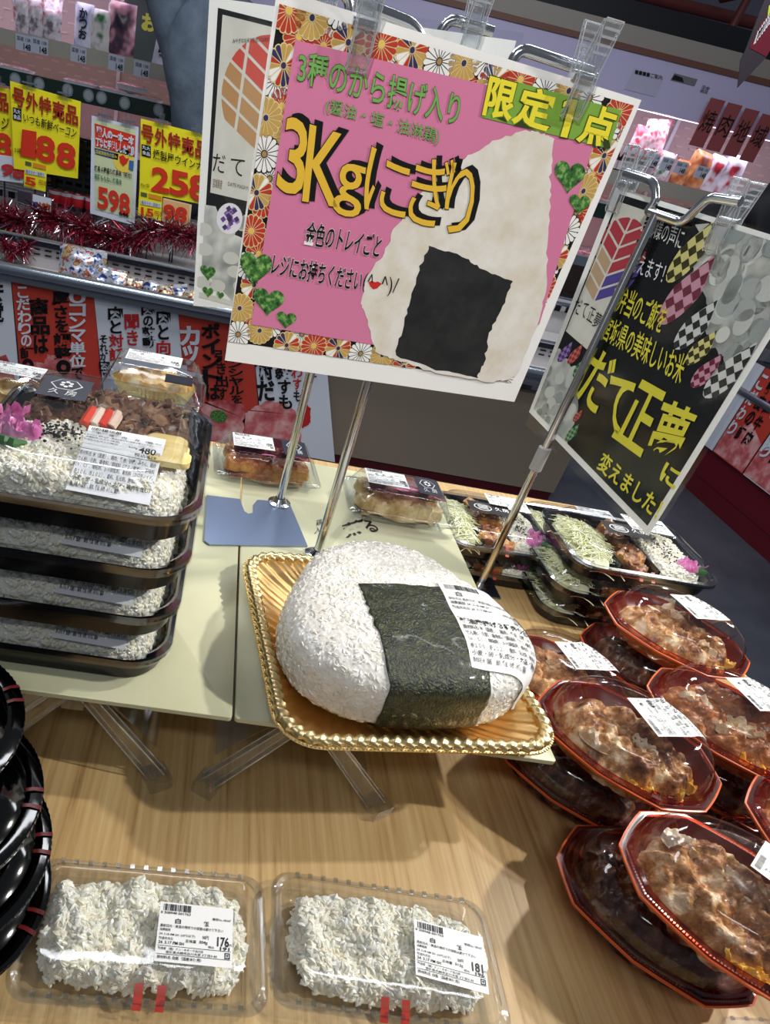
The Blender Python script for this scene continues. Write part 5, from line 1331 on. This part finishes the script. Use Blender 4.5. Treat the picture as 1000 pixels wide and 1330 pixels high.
# --- wall chiller with shelves and canopy
WC = thing('wall_chiller', 'long wall chiller with lit shelves and lavender canopy at the back', 'chiller', (.6, 5.1, FZ))
BEIGE = mat('perforated case back', (190, 168, 160), .5); RAILB = mat('shelf rail strip', (172, 168, 158), .45)
LAV = mat('lavender fascia', (196, 190, 226), .35)
wl, wr = -2.6, 3.6; wc_, ww = (wl + wr) / 2, wr - wl
m = MB(); m.box((wc_, 5.30, .30), (ww, .04, 1.9), BEIGE)
rg = random.Random(2)
PERF = mat('perforation', (208, 186, 178), .5)
for i in range(64):
    for j in range(16):
        x, z = wl + .05 + i * .096 + (j % 2) * .048, .42 + j * .05
        m.box((x, 5.276, z), (.045, .004, .010), PERF)
obj('back_panel', m, WC, world_xyz=True)
def shelf(z, y0, y1, rail, railm, zt):
    m = MB(); m.box((wc_, (y0 + y1) / 2, z), (ww, y1 - y0, .018), WSLOT); obj('shelf', m, WC, world_xyz=True)
    m = MB(); m.box((wc_, y0 - .006, zt), (ww, .012, rail), railm); obj('price_rail', m, WC, world_xyz=True)
GREENR = mat('dark green rail', (16, 44, 40), .35)
shelf(.64, 4.60, 5.28, .07, RAILB, .628)
shelf(.47, 4.55, 5.28, .075, GREENR, .455)
shelf(.20, 4.45, 5.28, .05, RAILM, .19)
shelf(-.10, 4.40, 5.28, .06, RAILM, -.11)
m = MB(); m.box((wc_, 4.75, -.42), (ww, .70, .62), GREYP); obj('base', m, WC, world_xyz=True)
for x in (-.86, .3, 1.5, 2.7):
    m = MB(); m.box((x, 5.268, .75), (.022, .014, 1.1), mat('white upright', (222, 222, 226), .4)); obj('upright', m, WC, world_xyz=True)
zc = on_y(820, 138, 4.6).z; zb = on_y(820, 67, 4.6).z; zd = on_y(820, 31, 4.6).z; ze = on_y(820, 11, 4.6).z
m = MB(); m.box((wc_, 4.62, (zc + zb) / 2), (ww, .04, zb - zc), LAV); obj('canopy_fascia', m, WC, world_xyz=True, label='lavender fascia')
m = MB(); m.box((wc_, 4.96, zb - .01), (ww, .66, .02), LAV); obj('canopy_top', m, WC, world_xyz=True)
m = MB(); m.box((wc_, 4.615, zb + .012), (ww, .05, .026), mat('brown trim', (112, 72, 60), .45)); obj('brown_trim', m, WC, world_xyz=True, label='brown trim')
m = MB(); m.box((wc_, 4.66, (zb + zd) / 2 + .012), (ww, .05, zd - zb - .02), mat('beige upper fascia', (158, 152, 144), .5)); obj('upper_fascia', m, WC, world_xyz=True, label='beige fascia')
m = MB(); m.box((wc_, 4.86, zd + .06), (ww, .04, .14), mat('painted recess shade', (20, 24, 32), .5)); obj('recess_shade', m, WC, world_xyz=True, label='painted recess shade')  # black panel paints the shade of the gap above the fascia
m = MB(); m.box((wc_, 4.70, zc + .012), (ww - .2, .04, .02), mat('lit tube', (236, 226, 255), .4, emit=2.2)); obj('light_tube', m, WC, world_xyz=True, label='lit tube')
for x in (-1.4, .1, 1.6, 2.9): lamp('chiller_lamp', 'AREA', (x, 4.72, zc - .01), 2.6, (.96, .80, .95), (x, 5.1, .3), shape='RECTANGLE', size=1.3, size_y=.05)
for x in (-1.3, .2, 1.7, 2.9): lamp('chiller_lamp', 'AREA', (x, 4.66, .61), 1.0, (1.0, .76, .82), (x, 5.1, .40), shape='RECTANGLE', size=1.3, size_y=.04)
for x in (-1.3, .2, 1.7, 2.9): lamp('chiller_lamp', 'AREA', (x, 4.70, .44), 1.3, (1.0, .66, .84), (x, 5.0, .0), shape='RECTANGLE', size=1.3, size_y=.05)
pp = thing('ceiling_pipe', 'red brown pipe along the upper back wall with a dropper', 'pipe', (1.8, 5.3, 1.5))
m = MB(); m.tube([on_y(800, -14, 5.3), on_y(1000, 35, 5.3)], .030, PIPE, 12); obj('pipe', m, pp, world_xyz=True)
m = MB(); m.tube([on_y(940, 55, 5.0), on_y(975, -10, 5.0)], .022, PIPE, 10); m.tube([on_y(975, -10, 5.0), on_y(975, -10, 5.0) + Vector((0, .28, 0))], .022, PIPE, 10); obj('dropper', m, pp, world_xyz=True)
# notices on the canopy
PL = Plane((0, 4.597, 0), 0)
def notice(label, pxs, base, draw=None, name='notice', cat='notice'):
    qq = [PL.px(*p) for p in pxs]; t = thing(name, label, cat, PL.w(*qq[0])); b = MB(); b.extrude([PL.w(u, v, 0) for u, v in qq], PL.N * -.002, base); obj('sheet', b, t, world_xyz=True)
    if draw: p = Pr(PL.w, .0012, PL.px); draw(p); p.build('lettering', t)
def dn(p): p.text('■■■■ご案内', (825, 90), (860, 98), (859, 104), (824, 96), BLACKI, 2, 0)
notice('pale lavender notice hanging on the canopy behind the pink poster', [(811, 116), (851, 126), (863, 100), (825, 88)], ink(186, 182, 210), dn)
def dn2(p): p.poly([(872, 103), (888, 107), (886, 101), (876, 97)], BLACKI, 2); p.text('温度', (912, 110), (922, 113), (918, 122), (908, 119), BLACKI, 2, 0)
notice('small dark and grey display plate on the canopy', [(871, 104), (902, 112), (906, 103), (876, 95)], ink(120, 116, 126), dn2, 'display_plate', 'display')
# price cards
PCM = ink(196, 202, 222)
def cards(pxl, Y, w, h, group, lab):
    proto = None
    for i, (x, y) in enumerate(pxl):
        P = on_y(x, y, Y)
        if proto is None:
            proto = thing('price_card', lab[i], 'price card', P, 0, group); m = MB(); m.box((0, 0, 0), (w, .003, h), PCM); obj('card', m, proto)
            p = Pr(lambda u, v, n: Vector((u, -.002 - n, v)), .0008)
            p.text('国産 138', (-w * .4, h * .38), (w * .4, h * .38), (w * .4, h * .12), (-w * .4, h * .12), ink(70, 70, 90), 1, 0); p.text('148', (w * .0, -h * .02), (w * .42, -h * .02), (w * .42, -h * .4), (0, -h * .4), BLACKI, 1, .02); p.build('lettering', proto, world_xyz=False)
        else: dup(proto, P, 0, lab[i])
cards([(31, 56), (52, 60), (102, 71), (151, 82), (184, 90)], 4.583, .086, .068, 'price cards on the beige rail', ['leftmost price card on the beige rail', 'second price card on the beige rail, from the left', 'price card on the beige rail just left of the white upright', 'price card on the beige rail under the purple bag', 'price card on the beige rail nearest the person in grey'])
cards([(848, 208), (866, 213), (884, 218), (911, 224)], 4.574, .072, .060, 'price cards on the right chiller rail', ['leftmost of the right rail price cards', 'second of the right rail price cards', 'third of the right rail price cards', 'price card set apart on the right rail'])
# round tags on the green rail
tg = None
for i, (x, y) in enumerate(((20, 103), (51, 109), (88, 117), (115, 124), (132, 127), (162, 134), (206, 143))):
    P = on_y(x, y, 4.535); lb = f'round grey tag on the dark green rail, number {["one", "two", "three", "four", "five", "six", "seven"][i]} from the left'
    if tg is None:
        tg = thing('round_tag', lb, 'tag', P, 0, 'round tags on the green rail'); m = MB(); k = 20
        m.loft([[(.030 * math.cos(2 * PI * i_ / k), -.001, .030 * math.sin(2 * PI * i_ / k)) for i_ in range(k)], [(.030 * math.cos(2 * PI * i_ / k), -.004, .030 * math.sin(2 * PI * i_ / k)) for i_ in range(k)]], ink(120, 132, 140), True, True, False); m.loft([[(.022 * math.cos(2 * PI * i_ / k), -.0041, .022 * math.sin(2 * PI * i_ / k)) for i_ in range(k)], [(.022 * math.cos(2 * PI * i_ / k), -.005, .022 * math.sin(2 * PI * i_ / k)) for i_ in range(k)]], ink(160, 168, 176), True, True, False); obj('disc', m, tg)
    else: dup(tg, P, 0, lb)
# bags on the beige shelf, left
def mixm(name, cols, scale=14): return mat(name, cols[0], .3, ramp=[(.36 + .28 * i / (len(cols) - 1), c) for i, c in enumerate(cols)], scale=scale, detail=2)
SH = .65
BG1 = mixm('white print bag', [(120, 110, 120), (200, 194, 204), (222, 216, 226), (196, 120, 120)], 18)
bags = [((32, 46), .10, .17, 'white printed bag at the left end of the beige shelf'), ((47, 48), .10, .16, 'white printed bag second on the beige shelf'), ((66, 52), .11, .14, 'white printed bag third on the beige shelf, slightly lower'), ((38, 30), .10, .25, 'tall white bag standing behind the first printed bags'), ((62, 36), .10, .24, 'tall white bag standing behind the third printed bag')]
for i, ((x, y), w, h, lb) in enumerate(bags):
    P = on_y(x, y, 4.66 + (.14 if i > 2 else 0)); put_bag(lb, 'white printed bags on the beige shelf', (P.x, P.y, SH), w, h, .05, BG1, (R_(-6), R_(4 * (i - 2)), 0), 30 + i)
BL_ = mixm('pale blue print bag', [(120, 130, 180), (206, 212, 236), (228, 230, 244), (200, 206, 230)], 10)
P = on_y(108, 55, 4.68); put_bag('pale blue bag with black writing beside the white upright', None, (P.x, P.y, SH), .10, .20, .05, BL_, (R_(-5), 0, 0), 41, 'かつお', BLACKI)
P = on_y(131, 60, 4.68); put_bag('white and green bag with red food picture, right of the upright', None, (P.x, P.y, SH), .13, .19, .05, mixm('green red print bag', [(40, 110, 60), (216, 214, 214), (226, 222, 220), (190, 70, 60)], 9), (R_(-5), 0, 0), 43)
P = on_y(156, 60, 4.68); put_bag('purple and pink bag on the beige shelf', None, (P.x, P.y, SH), .15, .24, .06, mixm('purple print bag', [(46, 36, 60), (90, 60, 84), (206, 150, 160), (236, 220, 226)], 9), (R_(-5), 0, 0), 47)
P = on_y(209, 74, 4.66); put_bag('white bag with black brush letters near the person in grey', None, (P.x, P.y, SH), .10, .22, .05, mixm('plain white bag', [(196, 200, 220), (226, 228, 240), (236, 238, 246)], 8), (R_(-5), R_(8), 0), 51, '天ぷら', BLACKI)
gs = thing('board_sign', 'dark green board sign behind the person in grey', 'sign', (on_y(197, 25, 5.1).x, 5.1, .65)); m = MB(); m.box((0, 0, .30), (.30, .02, .58), mat('dark green board', (20, 44, 34), .5)); obj('board', m, gs)
p = Pr(lambda u, v, n: Vector((u, -.011 - n, v)), .001); p.text('お得', (-.05, .24), (.12, .24), (.12, .16), (-.05, .16), ink(150, 160, 50), 1, .05); p.build('lettering', gs, world_xyz=False)
# meat packs: pale trays under film
MEATF = mat('sliced meat', (206, 120, 128), .35, ramp=[(.32, (176, 74, 84)), (.5, (214, 128, 136)), (.68, (238, 196, 200))], scale=22, detail=3, coat=.5)
mp0 = thing('meat_pack', 'pack of sliced meat at the left edge of the green-railed shelf', 'meat pack', (on_y(20, 80, 4.66).x, 4.68, .48), 0, 'film-wrapped meat packs in the wall chiller')
m = MB(); m.loft([rr(.15, .10, .01, 0), rr(.18, .13, .014, .022), rr(.184, .134, .015, .024), rr(.172, .122, .012, .020), rr(.16, .11, .01, .006)], PW, True, True); obj('tray', m, mp0)
m = MB(); hf(m, .16, .11, .022, MEATF, 16, 12, .008, 40, 4, z0=.006); obj('meat', m, mp0)
m = MB(); m.loft([rr(.186, .136, .016, .023), rr(.16, .11, .03, .034)], CLEAR, ct=True); obj('film', m, mp0)
rows = [(.48, 4.66, [(105, 'middle'), (150, 'right of the upright'), (190, 'by the person in grey')])]
for px_, w_ in rows[0][2]: dup(mp0, (on_y(px_, 100, 4.66).x, 4.68, .48), R_(rnd.uniform(-14, 14)), f'pack of sliced meat on the green-railed shelf, {w_}')
tp_ = dup(mp0, (on_y(170, 118, 4.66).x, 4.70, .516), R_(10), 'pack of sliced meat lying on top of another on the green-railed shelf')
for r_, (z, y) in enumerate(((.48, 4.66), (.21, 4.56), (-.09, 4.52))):
    for i in range(9):
        x = 1.72 + i * .205
        dup(mp0, (x, y, z), R_(rnd.uniform(-8, 8)), f'meat pack in the {("row under the right price cards", "row one shelf below the right price cards", "lowest visible row of the wall chiller")[r_]}', 'meat packs on the ' + ('upper', 'middle', 'lower')[r_] + ' right chiller shelf', rot=(R_(14 if r_ else 0), 0, R_(rnd.uniform(-8, 8))))
# goods on the right shelf
RB = [mixm('red white print bag', [(170, 30, 50), (214, 80, 100), (236, 220, 226), (200, 40, 70)], 12), mixm('green white print bag', [(70, 110, 70), (210, 220, 210), (230, 226, 230), (190, 50, 70)], 14), mixm('orange brown print bag', [(110, 60, 40), (196, 120, 70), (230, 170, 110), (90, 50, 50)], 9), mixm('white red print bag', [(190, 60, 70), (226, 222, 232), (238, 236, 244), (120, 120, 150)], 10)]
for i, (x, y, w, h, k, lb) in enumerate(((842, 178, .16, .25, 0, 'red and white bag left of the green one on the right shelf'), (862, 176, .14, .30, 0, 'red and white bag with its top leaning, beside the green bag'), (873, 192, .12, .16, 1, 'green and white bag on the right shelf'), (898, 200, .10, .14, 2, 'small orange bag on the right shelf'), (918, 200, .16, .20, 2, 'big orange and brown bag under the red banner'), (938, 205, .12, .20, 3, 'white bag with red print under the red banner'), (962, 212, .15, .22, 3, 'white bag with red print near the right picture edge'))):
    P = on_y(x, y, 4.72); put_bag(lb, 'bags on the right chiller shelf', (P.x, 4.74, .65), w, h, .06, RB[k], (R_(-6), R_(rnd.uniform(-8, 8)), 0), 60 + i)
b0 = None
for i in range(6):
    P = on_y(804 + i * 9, 195 + i * 2.5, 4.68); lb = f'white-capped dark bottle, {("first", "second", "third", "fourth", "fifth", "last")[i]} in the row next to the pink poster'
    if b0 is None:
        b0 = thing('bottle', lb, 'bottle', (P.x, 4.68, .65), 0, 'white-capped bottles on the right shelf'); m = MB(); m.lathe([(.001, 0), (.022, 0), (.022, .075), (.010, .10), (.010, .11)], mat('dark sauce bottle', (50, 26, 30), .2), 14); obj('body', m, b0); m = MB(); m.lathe([(.014, .105), (.014, .135), (.001, .137)], PW, 14); obj('cap', m, b0); m = MB(); m.lathe([(.0225, .02), (.0225, .062)], ink(210, 200, 206), 14); obj('paper_label', m, b0)
    else: dup(b0, (P.x, 4.68, .65), 0, lb)
bn0 = None
for i, (ch, x, y) in enumerate((('焼', 918, 160), ('肉', 940, 166), ('地', 962, 173), ('域', 984, 180))):
    P = on_y(x, y, 4.56); lb = f'dark red banner card bearing the {("first", "second", "third", "fourth")[i]} character of four'
    t = thing('banner_card', lb, 'banner', P, 0, 'dark red banner cards under the canopy'); m = MB(); m.box((0, 0, 0), (.086, .003, .22), mat('banner red', (150, 74, 76), .5)); m.tube([(0, 0, .11), (0, 0, zc - P.z + .0)], .0012, PW, 5); obj('card', m, t)
    p = Pr(lambda u, v, n: Vector((u, -.002 - n, v)), .001); p.text(ch, (-.036, .06), (.036, .06), (.036, -.04), (-.036, -.04), BLACKI, 1, .0); p.build('lettering', t, world_xyz=False)
# pennant at the top right
pn = thing('pennant', 'dark pennant with red and white print hanging at the top right', 'pennant', on_y(975, 80, 3.2))
PN = Plane((0, 3.2, 0), 0); qs = [PN.px(*p_) for p_ in ((958, 114), (994, 76), (1024, 20), (1030, -40), (1004, -30), (968, 66), (962, 78))]
m = MB(); m.extrude([PN.w(u, v, 0) for u, v in qs], PN.N * -.004, mat('pennant dark', (52, 44, 52), .5)); obj('flag', m, pn, world_xyz=True)
p = Pr(PN.w, .001, PN.px); p.poly([(973, 62), (995, 74), (1010, 48), (1006, 10), (988, 30)], ink(104, 30, 44), 1)
for k in range(9): p.poly([(978 + k * 3, 58 - k * 4), (981 + k * 3, 56 - k * 4), (987 + k * 2.6, 40 - k * 4), (984 + k * 2.6, 40 - k * 4)], ink(206, 200, 206), 2)
p.poly([(996, 22), (1012, 10), (1012, -6), (998, 8)], ink(190, 196, 60), 2); p.build('print', pn)

# --- right-hand island with posters along the aisle
RI = thing('side_chiller', 'side chiller with a dark red base along the aisle at the right', 'chiller', (3.3, 2.9, FZ))
m = MB(); m.box((3.35, 2.62, -.43), (1.0, 2.5, .46), GREYP); obj('body', m, RI, world_xyz=True)
m = MB(); m.box((3.34, 2.62, -.70), (1.01, 2.52, .12), mat('dark red kick plate', (92, 16, 28), .4)); m.box((2.838, 2.62, -.57), (.012, 2.52, .16), mat('maroon base', (96, 14, 30), .4)); obj('base', m, RI, world_xyz=True, label='dark red base')
m = MB(); m.tube([(2.83, 1.4, -.17), (2.83, 3.87, -.17)], .024, RAILM, 12); obj('rim', m, RI, world_xyz=True)
PX = Plane((2.822, 0, 0), R_(-90))
def side_poster(label, y0, y1, base, draw):
    t = thing('meat_poster', label, 'poster', (2.822, y1, -.49), 0, 'meat posters along the side chiller'); b = MB(); b.extrude([(2.818, y0, -.495), (2.818, y1, -.495), (2.818, y1, -.02), (2.818, y0, -.02)], (.003, 0, 0), base); obj('paper', b, t, world_xyz=True)
    p = Pr(lambda u, v, n: PX.w(u, v, n + .004), .001); draw(p, -y1, -y0); p.build('lettering', t)
def dS1(p, a, b):
    w = b - a; h = .475
    p.poly([(a, -.49), (b, -.49), (b, -.33), (a + w * .5, -.27), (a, -.36)], MEAT, 1, True)
    for i, (tx_, m_, x) in enumerate((('こだわり', PW, .04), ('鮮度の証', BLACKI, .30), ('国産牛肉', BLACKI, .55), ('旨い', PW, .78))):
        for k, ch in enumerate(tx_): p.text(ch, (a + w * x, -.05 - k * .085), (a + w * (x + .18), -.05 - k * .085), (a + w * (x + .18), -.12 - k * .085), (a + w * x, -.12 - k * .085), m_, 2, .03, raw=True)
side_poster('white meat poster on the side chiller behind the black poster', 3.52, 3.86, PW, lambda p, a, b: dS1(p, a, b) if False else [p.text(ch, (a + .06, -.06 - k * .09), (a + .16, -.06 - k * .09), (a + .16, -.13 - k * .09), (a + .06, -.13 - k * .09), BLACKI, 2, .05, raw=True) for k, ch in enumerate('焼肉のために')] and None)
side_poster('red meat poster on the side chiller, seen right of the black poster', 3.235, 3.51, RED, dS1)
side_poster('white meat poster on the side chiller at the right picture edge', 2.90, 3.225, PW, dS1)

# ------------------------------------------------------------------ people in the aisle behind the island
def person(label, loc, rz, joints_arm, shirt, trousers, hair=(30, 26, 26)):
    t = thing('person', label, 'person', loc, rz)
    def skin(name, V, E, R, m, parent, lv=2):
        me = bpy.data.meshes.new(name); me.from_pydata(V, E, []); me.materials.append(m); o = bpy.data.objects.new(name, me); COL.objects.link(o); o.parent = parent
        sk = o.modifiers.new('skin', 'SKIN'); sk.use_smooth_shade = True; ld = me.skin_vertices[0].data
        for i, r in enumerate(R): ld[i].radius = r if isinstance(r, tuple) else (r, r)
        ld[0].use_root = True
        ss = o.modifiers.new('smooth', 'SUBSURF'); ss.levels = lv; ss.render_levels = lv
        return o
    SK = mat('skin', (214, 168, 140), .5, sss=.1)
    V = [(0, 0, .95), (0, 0, 1.15), (0, .01, 1.38), (0, 0, 1.50), (0, -.02, 1.60), (0, -.02, 1.70)]; E = [(0, 1), (1, 2), (2, 3), (3, 4), (4, 5)]; R = [(.14, .10), (.13, .09), (.16, .10), .055, .085, .075]
    arms = []
    for s in (-1, 1):
        i = len(V); a = joints_arm[s]
        V += [(s * .17, 0, 1.40)] + a; R += [.055, .043, .033, .03]; E += [(2, i), (i, i + 1), (i + 1, i + 2), (i + 2, i + 3)]
        h = Vector(a[2]); d = (Vector(a[2]) - Vector(a[1])).normalized(); sd = d.cross(Vector((0, 1, .2))).normalized()
        for f in range(5):
            j = len(V); off = sd * (.030 - .015 * f) if f < 4 else sd * .036 - d * .03; ln = (.062, .075, .070, .055, .045)[f]
            V += [tuple(h + off + d * .01), tuple(h + off + d * (ln * .6) + Vector((0, 0, -.004))), tuple(h + off + d * ln + Vector((0, 0, -.016)))]; R += [.010, .009, .007]; E += [(i + 3, j), (j, j + 1), (j + 1, j + 2)]
    for s in (-1, 1):
        i = len(V); V += [(s * .09, 0, .90), (s * .10, -.01, .50), (s * .10, .01, .09), (s * .11, -.14, .04)]; R += [.085, .055, .040, .035]; E += [(0, i), (i, i + 1), (i + 1, i + 2), (i + 2, i + 3)]
    skin('body', V, E, R, SK, t)
    sv = [(0, 0, .92), (0, 0, 1.12), (0, .01, 1.38), (0, 0, 1.60)]; se = [(0, 1), (1, 2), (2, 3)]; sr = [(.185, .135), (.170, .125), (.205, .14), (.12, .10)]
    for s in (-1, 1):
        i = len(sv); a = joints_arm[s]; sv += [(s * .19, 0, 1.39), tuple(a[0]), tuple(Vector(a[0]).lerp(Vector(a[1]), .85))]; sr += [.10, .085, .07]; se += [(2, i), (i, i + 1), (i + 1, i + 2)]
    skin('shirt', sv, se, sr, shirt, t)
    skin('trousers', [(0, 0, .96), (0, 0, .86), (.095, 0, .82), (.10, -.01, .48), (.10, .01, .10), (-.095, 0, .82), (-.10, -.01, .48), (-.10, .01, .10)], [(0, 1), (1, 2), (2, 3), (3, 4), (1, 5), (5, 6), (6, 7)], [(.165, .125), (.15, .12), .10, .075, .062, .10, .075, .062], trousers, t)
    hm = MB(); rows_ = []
    for j in range(9):
        a = R_(100 - j * 11.0); rows_.append([(.094 * math.cos(2 * PI * k / 20) * math.sin(R_(8 + j * 11)), -.012 + .108 * math.sin(2 * PI * k / 20) * math.sin(R_(8 + j * 11)), 1.665 + .118 * math.cos(R_(8 + j * 11)) - (.02 if math.sin(2 * PI * k / 20) > 0 else -.03) * (j / 8)) for k in range(20)])
    hm.loft(rows_, mat('dark hair', hair, .5), True); obj('hair', hm, t, fix=True)
    fm = MB()
    for s in (-1, 1):
        fm.tube([(s * .032, -.104, 1.665), (s * .032, -.100, 1.665)], .009, WHITEP, 8); fm.tube([(s * .032, -.108, 1.665), (s * .032, -.103, 1.665)], .005, BLACKI, 8)
        fm.loft([ring(.006, .016, 0, 10)], SK) if False else fm.tube([(s * .086, -.02, 1.675), (s * .094, -.012, 1.655), (s * .086, -.018, 1.63)], .008, SK, 8)
    fm.tube([(0, -.100, 1.665), (0, -.122, 1.632), (0, -.104, 1.625)], [.007, .012, .008], SK, 8); fm.tube([(-.022, -.100, 1.600), (0, -.106, 1.598), (.022, -.100, 1.600)], .005, mat('lips', (176, 96, 90), .5), 6); obj('face', fm, t)
    return t
SHIRT = mat('blue grey work shirt', (92, 106, 122), .8, ramp=[(.35, (80, 94, 110)), (.65, (104, 118, 134))], scale=9, bump=.35, bscale=14, dist=.02)
BLK = mat('black jacket', (26, 27, 32), .7); NVT = mat('dark trousers', (40, 44, 56), .8)
c = on_y(262, 100, 4.08)
person('person in a blue grey shirt reaching to the shelf, half hidden by posters', (c.x + .06, 4.08, FZ), R_(180), {1: [(.33, -.05, 1.68), (.44, -.16, 1.92), (.47, -.20, 2.0)], -1: [(-.25, .02, 1.13), (-.24, -.12, .93), (-.24, -.18, .88)]}, SHIRT, NVT).scale = (1.10, 1.10, 1.10)
c = on_y(1000, 250, 4.10)
person('person in a black jacket reaching in at the right picture edge', (c.x + .17, 4.10, FZ), R_(180), {1: [(.30, -.12, 1.30), (.46, -.30, 1.22), (.50, -.36, 1.20)], -1: [(-.25, .02, 1.13), (-.24, -.12, .93), (-.24, -.18, .88)]}, BLK, NVT)
